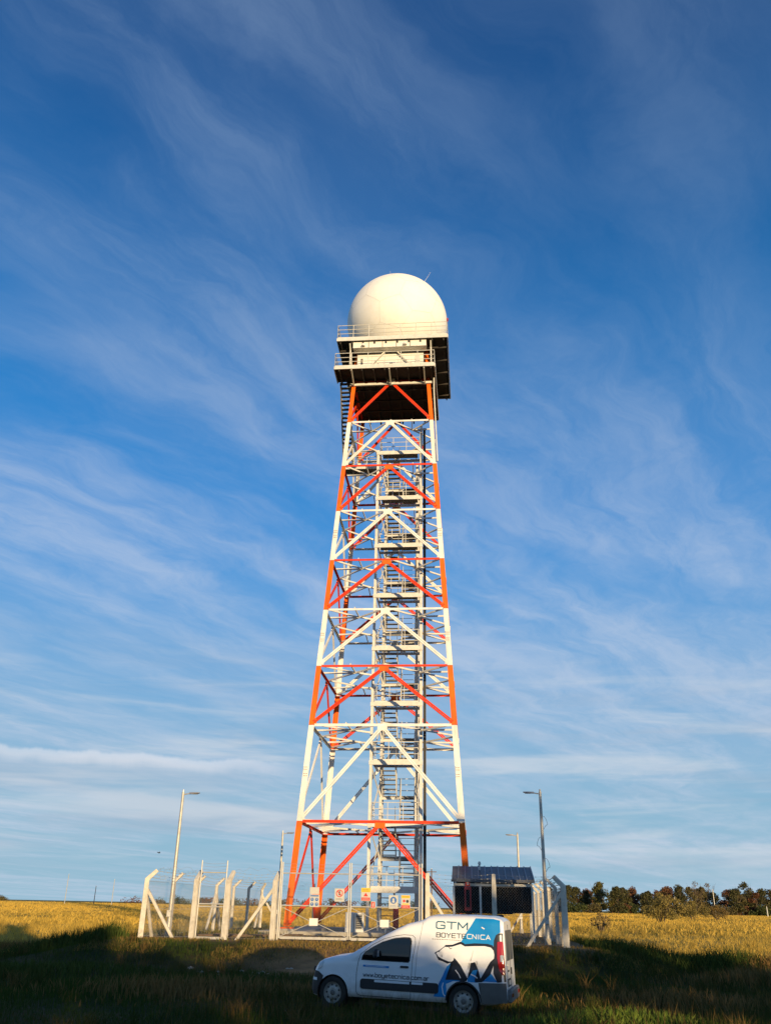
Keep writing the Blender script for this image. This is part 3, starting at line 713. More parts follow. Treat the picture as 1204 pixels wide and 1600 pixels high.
for k, z in enumerate(ZK):
    ld = part('landing', ST)
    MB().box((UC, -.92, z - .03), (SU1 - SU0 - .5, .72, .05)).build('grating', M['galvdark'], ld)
    MB().box((UC, SV0 - .10, z - .09), (SU1 - SU0 + .20, .05, .22)).build('edge_beam', M['galv'], ld)
    MB().box((UC, -.30, z - .11), (SU1 - SU0 - .20, .06, .16)).build('edge_beam', M['galv'], ld)
    for u in (SU0, SU1): MB().box((u + (.10 if u < 0 else -.10), .2, z - .09), (.05, 2.9, .16)).build('side_beam', M['galv'], ld)
    railing(MB(), [(SU0 + .12, -.25), (SU0 + .12, SV0 - .02), (SU1 - .12, SV0 - .02), (SU1 - .12, -.25)], z, gap=.95, toe=.1, r=.02).build('railing', M['galv'], ld)
    if k < 8:
        zr = z + 1.6; ld = part('landing', ST)
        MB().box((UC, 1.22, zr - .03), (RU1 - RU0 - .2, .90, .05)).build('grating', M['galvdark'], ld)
        MB().box((UC, .80, zr - .09), (RU1 - RU0 - .1, .05, .18)).build('edge_beam', M['galv'], ld)
        railing(MB(), [(RU0 + .12, .8), (RU0 + .12, 1.62), (RU1 - .12, 1.62), (RU1 - .12, .8)], zr, gap=.95, toe=.1, r=.02).build('railing', M['galv'], ld)
        flight(.66, 1.44, -.3, z, .75, zr)
        flight(-.38, .42, .75, zr, -.3, ZK[k + 1])
        for s in (0, 1):                                                    # side bracing of the stair frame
            u_0, u_1 = ((SU0, RU0), (SU1, RU1))[s]
            MB().beam((u_0, SV0 + .1, z + .1), (u_1, .70, zr + .9), .05, .05).build('bracing', M['galv'], ST)
            MB().beam((u_0, SV0 + .1, z + 3.0), (u_1, .70, zr - .1), .05, .05).build('bracing', M['galv'], ST)
ctr = part('cable_tray', ST)
for du in (0, .13): MB().box((SU1 + .13 + du, SV0 + .1, 15.5), (.03, .10, 29.4)).build('rail', M['galvdark'], ctr)
for q in range(3): MB().tube([(SU1 + .155 + q * .038, SV0 + .08 + .01 * (q % 2), z_) for z_ in (.9, 10, 20, 30.2)], .02, 5).build('cable', M['cable'], ctr)
# walkway from the top landing to the outside flight, and that flight up to the lower platform
wk = part('walkway', ST); z = ZK[-1]
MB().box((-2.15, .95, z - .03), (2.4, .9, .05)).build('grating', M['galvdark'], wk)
for v in (.5, 1.4): MB().box((-2.15, v, z - .10), (2.4, .06, .2)).build('edge_beam', M['galv'], wk)
railing(MB(), [(-.95, .5), (-2.65, .5)], z, gap=.8, toe=.1).build('railing', M['galv'], wk)
railing(MB(), [(-.95, 1.4), (-3.34, 1.4), (-3.34, .5)], z, gap=.8, toe=.1).build('railing', M['galv'], wk)
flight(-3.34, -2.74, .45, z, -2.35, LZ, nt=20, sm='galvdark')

# ------------------------------------------------------------------ compound: slab, fence, gates
SL = thing('foundation_slab', 'low concrete foundation slab under the tower legs', 'slab', W(0, 0, PLAT), -YAW)
for v in (-4.4, 4.4): MB().box((0, v, .05), (11.2, 1.5, .22)).build('slab_beam', M['concrete_pad'], SL, bevel=.02)
for u in (-4.4, 4.4): MB().box((u, 0, .045), (1.5, 7.28, .21)).build('slab_beam', M['concrete_pad'], SL, bevel=.02)
MB().box((.5, .2, .03), (3.6, 4.6, .16)).build('stair_pad', M['concrete_pad'], SL, bevel=.02)

FE = thing('perimeter_fence', 'chain link fence on cranked pale concrete posts with barbed wire around the compound', 'fence', W(0, 0, PLAT), -YAW)
def cranked_post(u, v, du, dv, h=2.12, arm=.50, w=.15, straight=False):
    mb = MB(); d = Vector((du, dv, 0)); d = d.normalized() if d.length else Vector((0, 0, 0))
    p0, p1 = Vector((u, v, -.25)), Vector((u, v, h)); p2 = p1 + (d * .72 + Vector((0, 0, .70))) * arm
    if straight: p2 = p1 + Vector((0, 0, .40)); d = Vector((0, 1, 0))
    side = Vector((-d.y, d.x, 0)); rings = []
    for p, ax, k in ((p0, d, 1.06), (p1, (d + Vector((0, 0, -.35))).normalized() if not straight else d, .95), (p2, Vector((d.x * .70, d.y * .70, -.72)) if not straight else d, .75)):
        rings.append([p + (side * a + ax * b) * w / 2 * k for a, b in ((-1, -1), (1, -1), (1, 1), (-1, 1))])
    vs = [q for r in rings for q in r]; fs = [(3, 2, 1, 0), (8, 9, 10, 11)]
    for i in (0, 4):
        for k in range(4): fs.append((i + k, i + (k + 1) % 4, i + 4 + (k + 1) % 4, i + 4 + k))
    mb.add(vs, fs).build('post', M['concrete'], FE, bevel=.012)
    return p1, p2
def strut(u, v, du, dv, z=1.75, run=1.45, w=.11):
    MB().beam((u + du * .06, v + dv * .06, z), (u + du * run, v + dv * run, -.2), w, w).build('strut', M['concrete'], FE, bevel=.01)
TOPS = {}
def P_(u, v, du, dv, **k): TOPS[(u, v)] = cranked_post(u, v, du, dv, **k)
front = [-8.5, -6.45, -5.12, -3.25, 2.78, 5.35, 8.0]
P_(FU0, FV0, 1, .35, w=.20); P_(FU1, FV0, -1, .35, w=.20); P_(FU0, FV1, 1, -1); P_(FU1, FV1, -1, -1)
for u in front[1:-1]: P_(u, FV0, .18, 1, straight=(u > 2), w=.18)
lv = [-9.5, -6.0, -2.5, 1.0, 4.5]
for v in lv: P_(FU0, v, 1, 0); P_(FU1, v, -1, 0)
for u in (-5.2, -1.9, 1.4, 4.7): P_(u, FV1, 0, -1)
strut(FU0, FV0, 1, 0); strut(FU0, FV0, 0, 1); strut(-3.25, FV0, -1, 0, 1.85, 1.55); strut(FU1, FV0, -1, 0, 1.9, 1.6); strut(FU1, FV0, 0, 1)
strut(FU0, -2.5, 0, -1); strut(FU0, -2.5, 0, 1); strut(FU0, FV1, 0, -1); strut(FU0, FV1, 1, 0); strut(FU1, FV1, 0, -1); strut(FU1, FV1, -1, 0); strut(2.78, FV0, 1, 0, 1.8, 1.4)
def chain(mb, a, b, z0, z1, sp=.105, r=.0017):
    a, b = Vector(a), Vector(b); L = (b - a).length; H = z1 - z0; d = (b - a) / L; dz = Vector((0, 0, 1)); o = a + Vector((0, 0, z0))
    nrm = d.cross(dz) * .004
    q = -H
    while q < L:
        for s in (1, -1):
            x0, x1 = max(q, 0), min(q + H, L)
            if x1 - x0 > .02:
                ya, yb = x0 - q, x1 - q
                if s < 0: ya, yb = H - ya, H - yb
                mb.tube([o + d * x0 + dz * ya + nrm * s, o + d * x1 + dz * yb + nrm * s], r, 3, caps=False)
        q += sp
    return mb
def bay(p, q, mesh=True):
    A, B = Vector((*p, 0)), Vector((*q, 0)); L = (B - A).length; d = (B - A) / L
    if mesh: chain(MB(), A + d * .08, B - d * .08, .04, 2.08).build('chain_link', M['wire'], FE)
    tw = MB()
    for z in (.08, 1.05, 2.06): tw.tube([A + d * .06 + Vector((0, 0, z)), A.lerp(B, .5) + Vector((0, 0, z - .012)), B - d * .06 + Vector((0, 0, z))], .004, 4)
    tw.build('tension_wire', M['wire'], FE)
def barbed(p, q):
    a1, a2 = TOPS[p]; b1, b2 = TOPS[q]; mb = MB(); rr = random.Random(hash((p, q)) % 999 if False else int(abs(p[0] * 7 + p[1] * 13 + q[0] * 3)))
    for t in (.25, .6, .95):
        A, B = a1.lerp(a2, t), b1.lerp(b2, t); pts = []; n = max(6, int((B - A).length / .22)); sag = rr.uniform(.02, .10)
        for i in range(n + 1):
            k = i / n; pts.append(A.lerp(B, k) + Vector((0, 0, -sag * 4 * k * (1 - k) + (rr.uniform(-.012, .012) if 0 < i < n else 0))))
            if 0 < i < n: mb.box(pts[-1], (.03, .012, .03))
        mb.tube(pts, .0032, 4)
    if p[1] == FV0 and p[0] > 2: mb.build('barbed_wire', M['wire'], FE); return
    A, B = a2, b2; pts = []; n = max(10, int((B - A).length / .16))
    for i in range(n + 1):
        k = i / n; pts.append(A.lerp(B, k) + Vector((rr.uniform(-.05, .05), rr.uniform(-.05, .05), .10 * math.sin(k * 3.14159) + .07 * math.sin(i * 1.9) * (0 < i < n))))
    mb.tube(pts, .0038, 4)
    mb.build('barbed_wire', M['wire'], FE)
left = [(FU0, v) for v in [FV0] + lv + [FV1]]; right = [(FU1, v) for v in [FV0] + lv + [FV1]]
back = [(u, FV1) for u in (FU0, -5.2, -1.9, 1.4, 4.7, FU1)]; fr = [(u, FV0) for u in front]
for ln in (left, right, back):
    for p, q in zip(ln[:-1], ln[1:]): bay(p, q); barbed(p, q)
for i, (p, q) in enumerate(zip(fr[:-1], fr[1:])):
    if i in (1, 3): continue
    bay(p, q); barbed(p, q)

def frame_tube(mb, a, b, r=.028): return mb.tube([a, b], r, 8)
def gate_leaf(name, label, u0, u1, z0, zm, z1, ztop, plate=False, double_mid=False, grp=None):
    g = thing(name, label, 'gate', W(u0, FV0 - .02, PLAT), -YAW, grp); L = u1 - u0
    for u in (0.0, L): frame_tube(MB(), (u, 0, z0 - .02), (u, 0, ztop), .025).build('stile', M['tubing'], g)
    for z in (z0, z1) + ((zm, zm - .10) if double_mid else (zm,)): frame_tube(MB(), (.03, 0, z), (L - .03, 0, z), .024).build('rail', M['tubing'], g)
    MB().box((L / 2, .0, z0 + .0), (L - .1, .05, .09)).build('bottom_rail', M['tubing'], g)
    chain(MB(), (.03, .0, 0), (L - .03, .0, 0), z0, z1, .10).build('chain_link', M['wire'], g)
    if plate:
        c = (L / 2, .012, (z0 + zm) / 2 - .02)
        for (a, b) in ((.03, z0 + .05), (L - .03, z0 + .05), (.03, zm - .05), (L - .03, zm - .05)):
            frame_tube(MB(), (a, .012, b), (c[0] + (.05 if a > 1 else -.05), .012, c[2]), .014).build('diagonal', M['tubing'], g)
        MB().box((L / 2, -.05, c[2] + .02), (.34, .015, .26)).build('plate', M['cabin'], g)
    for s in (.12, .24, .36):
        pts = [(L * k / 8, 0, z1 + s - .04 * math.sin(k / 8 * 3.14)) for k in range(9)]
        MB().tube(pts, .004, 4).build('barbed_wire', M['wire'], g)
    return g
gate_leaf('vehicle_gate_leaf', 'left leaf of the double wire gate, with two stacked white plates', -2.98, -.30, .12, 1.26, 2.43, 2.84, True, grp='leaves of the double gate')
gate_leaf('vehicle_gate_leaf', 'right leaf of the double wire gate, hung with the yellow-topped and blue-ring signs', -.22, 2.46, .12, 1.26, 2.43, 2.84, True, grp='leaves of the double gate')
gate_leaf('pedestrian_gate', 'narrow pedestrian wire gate between two concrete posts left of the double gate', -6.29, -5.25, .05, 1.26, 2.41, 2.86, False, True)
for u in (-3.06, 2.56): tag(MB().tube([(0, 0, -.2), (0, 0, 2.85)], .036, 10).build('gate_post', M['tubing']), 'galvanised tube gate post %s of the double gate' % ('left' if u < 0 else 'right'), 'post', 'gate posts').location = W(u, FV0 + .02, PLAT)

# ------------------------------------------------------------------ safety signs on the gate
def sign(u0, z0, u1, z1, label, name='safety_sign'):
    s = thing(name, label, 'sign', W((u0 + u1) / 2, FV0 - .075, (z0 + z1) / 2), -YAW, 'safety signs on the gate')
    w, h = abs(u1 - u0), abs(z1 - z0)
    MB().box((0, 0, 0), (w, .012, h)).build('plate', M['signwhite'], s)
    return s, w, h
def band(s, m, x0, x1, z0, z1, y=-.010, name='band'): MB().box(((x0 + x1) / 2, y, (z0 + z1) / 2), (x1 - x0, .006, z1 - z0)).build(name, m, s)
def ring(s, m, c, r0, r1, y=-.010, n=24, name='ring'):
    mb = MB(); mb.lathe([(r0, y + .003), (r0, y - .003), (r1, y - .003), (r1, y + .003), (r0, y + .003)], n, 'Y', (c[0], 0, c[1])); mb.build(name, m, s)
def disc(s, m, c, r, y=-.010, n=20, name='symbol'): MB().prism([(c[0] + r * math.cos(2 * math.pi * k / n), y + .003, c[1] + r * math.sin(2 * math.pi * k / n)) for k in range(n)], (0, -.006, 0)).build(name, m, s)
def lines(s, m, x0, x1, z, n, dz, hgt=.012, y=-.010):
    mb = MB(); rr = random.Random(n * 7)
    for k in range(n):
        x = x0 + (0.02 * k if False else 0)
        while x < x1 - .02:
            e = min(x1, x + rr.uniform(.02, .05)); mb.box(((x + e) / 2, y, z - k * dz), (e - x, .005, hgt)); x = e + .012
    mb.build('print', m, s)
s, w, h = sign(-1.84, 2.65, -1.47, 2.40, 'blank white plate above the four-symbol sign on the left gate leaf')
lines(s, M['galv'], -.12, .12, .05, 3, .05)
s, w, h = sign(-1.83, 2.385, -1.45, 1.94, 'white sign with four blue round symbols on the left gate leaf')
band(s, M['signblue'], -.16, .16, .155, .20)
for a in (-.09, .09):
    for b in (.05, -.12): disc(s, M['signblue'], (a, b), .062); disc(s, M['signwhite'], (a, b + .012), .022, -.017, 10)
s, w, h = sign(-.85, 2.62, -.47, 2.15, 'white sign with a red no-entry ring, next to the gate opening')
ring(s, M['signred'], (0, .06), .105, .135)
MB().beam((-.085, -.020, .145), (.085, -.020, -.025), .006, .028, (0, 0, 1)).build('slash', M['signred'], s)
mb = MB(); mb.box((0, -.0105, .05), (.05, .005, .12)); mb.box((0, -.0105, .135), (.04, .005, .035)); mb.build('figure', M['signblack'], s)
lines(s, M['signblack'], -.13, .13, -.13, 2, .04)
s, w, h = sign(.19, 2.66, .56, 2.19, 'sign with yellow top and red bottom band, left of the right gate leaf')
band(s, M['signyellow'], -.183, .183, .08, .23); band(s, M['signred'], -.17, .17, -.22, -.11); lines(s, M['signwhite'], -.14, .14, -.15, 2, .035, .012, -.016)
MB().prism([(-.09, -.008, -.07), (.09, -.008, -.07), (0, -.008, .06)], (0, -.006, 0)).build('symbol', M['signred'], s); lines(s, M['signblack'], -.13, .13, .17, 2, .05, .014, -.016)
s, w, h = sign(.58, 2.18, .76, 1.94, 'small red and white fire extinguisher sign on the right gate leaf')
band(s, M['signred'], -.07, .07, -.10, .10); band(s, M['signwhite'], -.022, .022, -.07, .04, -.017, 'symbol'); band(s, M['signwhite'], -.015, .03, .045, .07, -.017, 'symbol')
s, w, h = sign(1.28, 2.41, 1.64, 1.94, 'white sign with one large blue ring on the right gate leaf')
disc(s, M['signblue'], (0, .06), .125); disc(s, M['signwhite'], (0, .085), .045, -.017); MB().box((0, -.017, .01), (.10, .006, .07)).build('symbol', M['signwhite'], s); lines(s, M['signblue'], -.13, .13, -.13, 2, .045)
s, w, h = sign(1.76, 2.42, 2.11, 1.95, 'yellow-topped sign with dark pictures and red band, rightmost on the gate')
band(s, M['signyellow'], -.17, .17, .13, .23); band(s, M['signred'], -.17, .17, -.23, -.12); lines(s, M['signwhite'], -.13, .13, -.16, 2, .035, .012, -.016)
disc(s, M['signred'], (-.06, .03), .05); disc(s, M['signblack'], (.07, .02), .055); band(s, M['signyellow'], -.13, .13, -.10, -.055); lines(s, M['signblack'], -.12, .12, .18, 1, .05, .016, -.016)

# ------------------------------------------------------------------ lamp posts
def lamp_post(u, v, h, side, label, loops=0):
    t = thing('lamp_post', label, 'lamp post', W(u, v, PLAT - .02), -YAW, 'lamp posts at the compound corners')
    MB().tube([(0, 0, 0), (0, 0, h * .5), (0, 0, h)], .088, 12, .058).build('pole', M['pole'], t, True)
    MB().tube([(0, 0, 0), (0, 0, .25)], .13, 12, .12).build('base', M['concrete_pad'], t)
    MB().tube([(0, 0, h), (0, 0, h + .10)], .035, 8).build('cap', M['lamp'], t)
    MB().tube([(0, 0, h - .10), (side * .22, 0, h - .06), (side * .30, 0, h - .05)], .024, 8).build('arm', M['pole'], t)
    hd = MB(); n = 9
    for k in range(n):
        q = k / (n - 1); x = side * (.26 + .46 * q); wd = .03 + .095 * math.sin(min(1, q * 1.6) * math.pi / 2) - .045 * q ** 6; z = h - .06 + .03 * q; tk = .055 * (1 - .55 * q)
        hd.v += [(x, -wd, z - tk * .4), (x, wd, z - tk * .4), (x, wd * .7, z + tk), (x, -wd * .7, z + tk)]
    for k in range(n - 1):
        for e in range(4): hd.f.append((k * 4 + e, k * 4 + (e + 1) % 4, k * 4 + 4 + (e + 1) % 4, k * 4 + 4 + e))
    hd.f += [(0, 1, 2, 3), tuple((n - 1) * 4 + e for e in (3, 2, 1, 0))]
    hd.build('lamp_head', M['lamp'], t)
    MB().box((side * .52, 0, h - .075), (.26, .14, .008)).build('lens', M['signwhite'], t)
    MB().box((0, -.12, .9), (.16, .10, .24)).build('junction_box', M['galv'], t)
    rr = random.Random(loops)
    for k in range(loops):
        z = 1.9 + k * (h - 2.6) / max(1, loops); sd = 1 if k % 2 else -1; pts = []
        for i in range(11):
            a = i / 10; pts.append((sd * (.07 + .17 * math.sin(a * math.pi)), -.06 - .03 * math.sin(a * 6), z + .5 * a + .06 * math.sin(a * 9)))
        MB().tube(pts, .008, 4).build('loose_cable', M['cable'], t)
lamp_post(-7.73, -12.0, 5.62, 1, 'sunlit lamp post at the front left corner of the compound')
lamp_post(7.51, -10.46, 5.93, -1, 'shaded lamp post with loose cable loops near the front right fence corner', 4)
lamp_post(-7.25, 7.2, 5.45, 1, 'far lamp post behind the left tower legs')
lamp_post(7.35, 7.3, 5.5, -1, 'far lamp post rising behind the dark shed')

# ------------------------------------------------------------------ shed
SH = thing('generator_shed', 'dark open-fronted shed with blue-grey sheet roof on steel posts', 'shed', W(5.42, -6.7, PLAT), -YAW)
e0, e1, zf, zr_ = -1.35, .85, 2.44, 3.06
N = 12; pw = 3.62 / N
for k in range(N):
    u = -1.81 + pw * k; mb = MB(); jt = .006 * math.sin(k * 2.3)
    a0, a1 = u + .012, u + pw - .012; nz_ = .016
    mb.add([(a0, e0, zf + jt), (a1, e0, zf + jt), (a1, e1, zr_ + jt), (a0, e1, zr_ + jt), (a0, e0, zf + nz_ + jt), (a1, e0, zf + nz_ + jt), (a1, e1, zr_ + nz_ + jt), (a0, e1, zr_ + nz_ + jt)],
           [(3, 2, 1, 0), (4, 5, 6, 7), (0, 1, 5, 4), (1, 2, 6, 5), (2, 3, 7, 6), (3, 0, 4, 7)])
    sh_ = mb.build('roof_sheet', M['roofsheet'], SH)
    MB().beam((u + pw - .006, e0 - .02, zf + .026), (u + pw - .006, e1, zr_ + .026), .045, .06).build('standing_seam', M['roofrib'], sh_)
MB().box((0, e0 - .03, zf - .05), (3.66, .04, .10)).build('gutter', M['roofsheet'], SH)
MB().box((0, -1.18, zf - .20), (3.46, .06, .10)).build('front_beam', M['galv'], SH)
MB().box((0, .75, zr_ - .12), (3.46, .08, .12)).build('back_beam', M['galv'], SH)
for u in (-1.72, -.55, 1.72):
    MB().box((u, -1.18, (zf - .26) / 2), (.09, .09, zf - .26)).build('post', M['galv'], SH)
for u in (-1.72, 1.72): MB().box((u, .75, (zr_ - .2) / 2), (.09, .09, zr_ - .2)).build('post', M['galv'], SH)
def corrugated(u0, u1, v, z0, z1, pitch=.12, dep=.016):
    mb = MB(); n = int((u1 - u0) / pitch * 4)
    for k in range(n + 1):
        u = u0 + (u1 - u0) * k / n; y = v + dep * math.sin(k * math.pi / 2)
        mb.v += [(u, y, z0), (u, y, z1)]
    for k in range(n): mb.f.append((2 * k, 2 * k + 2, 2 * k + 3, 2 * k + 1))
    return mb
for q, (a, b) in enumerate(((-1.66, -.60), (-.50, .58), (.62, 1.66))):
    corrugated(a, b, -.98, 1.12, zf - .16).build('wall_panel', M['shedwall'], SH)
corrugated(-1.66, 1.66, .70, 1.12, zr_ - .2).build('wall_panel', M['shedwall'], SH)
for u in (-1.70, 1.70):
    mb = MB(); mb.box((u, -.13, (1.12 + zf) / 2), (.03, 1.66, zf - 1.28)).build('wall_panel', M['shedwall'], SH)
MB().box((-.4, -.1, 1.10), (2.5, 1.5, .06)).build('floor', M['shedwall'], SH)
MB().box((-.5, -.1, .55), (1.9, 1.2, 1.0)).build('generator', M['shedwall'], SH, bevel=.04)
MB().tube([(-.55, .2, 2.8), (-.55, .2, 3.14)], .04, 8).tube([(-.55, .2, 3.14), (-.55, .2, 3.26)], .085, 10, .05).build('vent_cowl', M['galv'], SH)
FX = thing('extinguisher_cabinet', 'red fire extinguisher cabinet with its sign on the dark shed wall', 'cabinet', W(4.32, -7.93, PLAT + 1.18), -YAW)
MB().box((0, 0, .50), (.30, .18, .98)).build('case', M['red'], FX, bevel=.015)
MB().box((0, -.10, .50), (.16, .012, .70)).build('window', M['glass'], FX)
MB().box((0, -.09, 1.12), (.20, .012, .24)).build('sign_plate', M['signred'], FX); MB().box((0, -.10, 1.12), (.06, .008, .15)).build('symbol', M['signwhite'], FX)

# ------------------------------------------------------------------ equipment on the compound floor
AC = thing('air_conditioner', 'white outdoor air conditioning unit with dark grille behind the gate', 'air conditioner', W(-1.0, -4.75, PLAT + .16), -YAW)
MB().box((.16, 0, .42), (.44, .34, .84)).build('case', M['cabin'], AC, bevel=.015); MB().box((-.30, .02, .42), (.40, .30, .86)).build('case', M['cabin'], AC, bevel=.015)
MB().box((.16, -.172, .45), (.30, .012, .62)).build('grille_back', M['vanblack'], AC)
for k in range(8): MB().box((.16, -.182, .18 + k * .077), (.30, .008, .014)).build('slat', M['galv'], AC)
for u in (-.4, .3): MB().box((u, 0, -.04), (.08, .34, .09)).build('foot', M['galv'], AC)
EB = thing('junction_cabinet', 'small pale junction cabinet on a stand below the stair tower', 'cabinet', W(.42, -4.9, PLAT), -YAW)
MB().box((0, 0, .52), (.40, .22, .36)).build('case', M['cabin'], EB, bevel=.015); MB().box((0, 0, .18), (.08, .08, .34)).build('stand', M['galv'], EB)
MB().box((0, -.115, .52), (.34, .012, .30)).build('door', M['cabin'], EB)
RB = thing('fire_hose_box', 'narrow dark red box standing on the slab beside the stairs', 'box', W(.86, -4.4, PLAT + .16), -YAW)
MB().box((0, 0, .55), (.26, .22, 1.02)).build('case', M['red'], RB, bevel=.015); MB().box((0, -.115, .6), (.18, .012, .6)).build('door', M['signred'], RB)
rr = random.Random(5)
for k, (u, v, a, L) in enumerate(((-5.0, -10.6, .25, 2.6), (-4.6, -10.1, .12, 2.9), (-5.3, -9.7, .4, 2.2), (-3.9, -9.2, -.1, 2.4), (-5.9, -11.3, .55, 1.6))):
    o = MB().box((0, 0, .06), (L, .2, .06)).build('timber_plank', M['timber'], bevel=.006)
    tag(o, ('long weathered plank lying nearest the fence strut', 'longest brown plank lying behind the pedestrian gate', 'brown plank lying askew behind the longest one', 'brown plank lying closest to the tower leg', 'short tilted plank just inside the pedestrian gate')[k], 'plank', 'planks lying in the compound'); o.location = W(u, v, PLAT + .012 * k); o.rotation_euler = (R(2 * (k - 2)), R(1.5 * (k % 3 - 1)), a - YAW)
# scattered pale stones in front of the gates
for k in range(26):
    u, v = rr.uniform(-5.5, -1.5), rr.uniform(-21.5, -17.5); wx, wy, _ = W(u, v); s_ = rr.uniform(.03, .11)
    bm = bmesh.new(); bmesh.ops.create_icosphere(bm, subdivisions=1, radius=s_)
    for vv in bm.verts: vv.co *= rr.uniform(.75, 1.2); vv.co.z *= .6
    me = bpy.data.meshes.new('stone'); bm.to_mesh(me); bm.free(); o = link('stone', me, M['concrete_pad']); o.location = (wx, wy, float(ground(wx, wy)) + s_ * .15)
    tag(o, 'small pale stone lying on the worn ground in front of the gates', 'stone', 'stones on the worn ground')

# ------------------------------------------------------------------ van (x forward, y to its left, z up; origin on the ground under the rear axle)
VAN = thing('parked_van', 'white panel van with a blue polar bear livery parked on the grass', 'van', (VAN_ORG[0], VAN_ORG[1], 0.0), rot=(0, -VAN_PITCH, VAN_YAW))
def interp(tab, s):
    if s <= tab[0][0]: return tab[0][1]
    for (a, p), (b, q) in zip(tab[:-1], tab[1:]):
        if s <= b: t = (s - a) / (b - a); return p + (q - p) * t
    return tab[-1][1]
ROOF = [(-.80, 1.775), (-.74, 1.83), (-.62, 1.858), (-.15, 1.865), (.40, 1.850), (.66, 1.835), (.78, 1.81), (.86, 1.755), (.94, 1.722), (1.20, 1.655), (1.45, 1.54), (1.74, 1.395), (2.05, 1.222), (2.34, 1.055), (2.46, 1.012), (2.75, .965), (2.98, .905), (3.09, .845), (3.17, .74), (3.22, .63), (3.26, .50)]
WID = [(-.80, .775), (-.74, .805), (-.55, .822), (0, .83), (2.1, .83), (2.5, .822), (2.75, .80), (2.95, .755), (3.08, .70), (3.17, .63), (3.22, .57), (3.26, .48)]
HB = [(-.80, .34), (-.5, .27), (2.4, .25), (2.9, .19), (3.26, .24)]
RAD = [(-.8, .10), (-.5, .15), (.7, .17), (.95, .15), (2.2, .12), (2.6, .13), (3.26, .10)]
def yside(s, h):
    t = max(0.0, h - .92); b = max(0.0, .45 - h)
    return interp(WID, s) - .135 * (t / .9) ** 1.35 - .10 * b ** 1.4 * 2 - .012 * math.exp(-((h - .93) / .05) ** 2)
def ysurf(s, h):
    zt, r = interp(ROOF, s), interp(RAD, s); zc_ = zt - r
    if h <= zc_: return yside(s, h)
    k = min(.999, (h - zc_) / r); return yside(s, zc_) - r + r * math.sqrt(1 - k * k)
def lean_x(s, h):                                                          # the tail leans forward toward the roof
    k = min(1, max(0, (-.25 - s) / .5)); return s - k * .085 * max(0, (1.83 - h)) / 1.37
def section(s):
    zt, r, hb = interp(ROOF, s), interp(RAD, s), interp(HB, s); zc_ = zt - r; pts = [(0, hb), (interp(WID, s) * .6, hb), (yside(s, hb + .06) - .05, hb)]
    n = 14
    for k in range(n + 1): h = hb + .06 + (zc_ - hb - .06) * k / n; pts.append((yside(s, h), h))
    yc = yside(s, zc_) - r
    for k in range(1, 8): a = k / 7 * math.pi / 2; pts.append((yc + r * math.cos(a), zc_ + r * math.sin(a)))
    for k in (.66, .33): pts.append((yc * k, zt + .02 * (1 - k * k) * (yc / .6)))
    pts.append((0, zt + .02)); return pts
ss = sorted(set([round(-.80 + .09 * k, 3) for k in range(46)] + [a for a, _ in ROOF] + [a for a, _ in WID])); ss = [s for s in ss if -.8 <= s <= 3.26]
mb = MB(); n_ = None
for s in ss:
    pts = section(s); ring_ = pts + [(-y, h) for y, h in reversed(pts[1:-1])]; n_ = len(ring_)
    for y, h in ring_: mb.v.append((lean_x(s, h), y, h))
for i in range(len(ss) - 1):
    for k in range(n_): mb.f.append((i * n_ + k, i * n_ + (k + 1) % n_, (i + 1) * n_ + (k + 1) % n_, (i + 1) * n_ + k))
mb.f.append(tuple(reversed(range(n_)))); mb.f.append(tuple((len(ss) - 1) * n_ + k for k in range(n_)))
body = mb.build('body', M['vanwhite'], VAN, True)
WB = 2.718
cut = MB()
for s in (0, WB):
    for sg in (1, -1):
        cut.tube([(s, sg * .50, .31), (s, sg * .62, .31), (s, sg * 1.1, .31)], .335, 36)
co = cut.build('cutter', None)
bpy.context.view_layer.update()
co.matrix_world = Matrix.Translation((VAN_ORG[0], VAN_ORG[1], 0)) @ Matrix.Rotation(VAN_YAW, 4, 'Z') @ Matrix.Rotation(-VAN_PITCH, 4, 'Y')
bpy.context.view_layer.update()
md = body.modifiers.new('arches', 'BOOLEAN'); md.object = co; md.operation = 'DIFFERENCE'; md.solver = 'EXACT'
bpy.context.view_layer.update()
dg = bpy.context.evaluated_depsgraph_get(); nm = bpy.data.meshes.new_from_object(body.evaluated_get(dg)); body.modifiers.clear(); body.data = nm
nm.polygons.foreach_set('use_smooth', [True] * len(nm.polygons)); nm.set_sharp_from_angle(angle=R(35))
bpy.data.objects.remove(co)
for s in (0, WB):
    for sg in (1, -1):
        lin = MB(); n = 28
        for k in range(n + 1):
            a = -.35 + (math.pi + .70) * k / n
            for y in (.48, yside(min(s, 2.70), .5) - .008): lin.v.append((s + .328 * math.cos(a), sg * y, .31 + .328 * math.sin(a)))
        for k in range(n): lin.f.append((2 * k, 2 * k + 2, 2 * k + 3, 2 * k + 1))
        lin.add([(s + .33 * math.cos(2 * math.pi * k / 20), sg * .482, .31 + .33 * math.sin(2 * math.pi * k / 20)) for k in range(20)], [tuple(range(20))])
        lin.build('arch_liner', M['vanblack'], VAN)

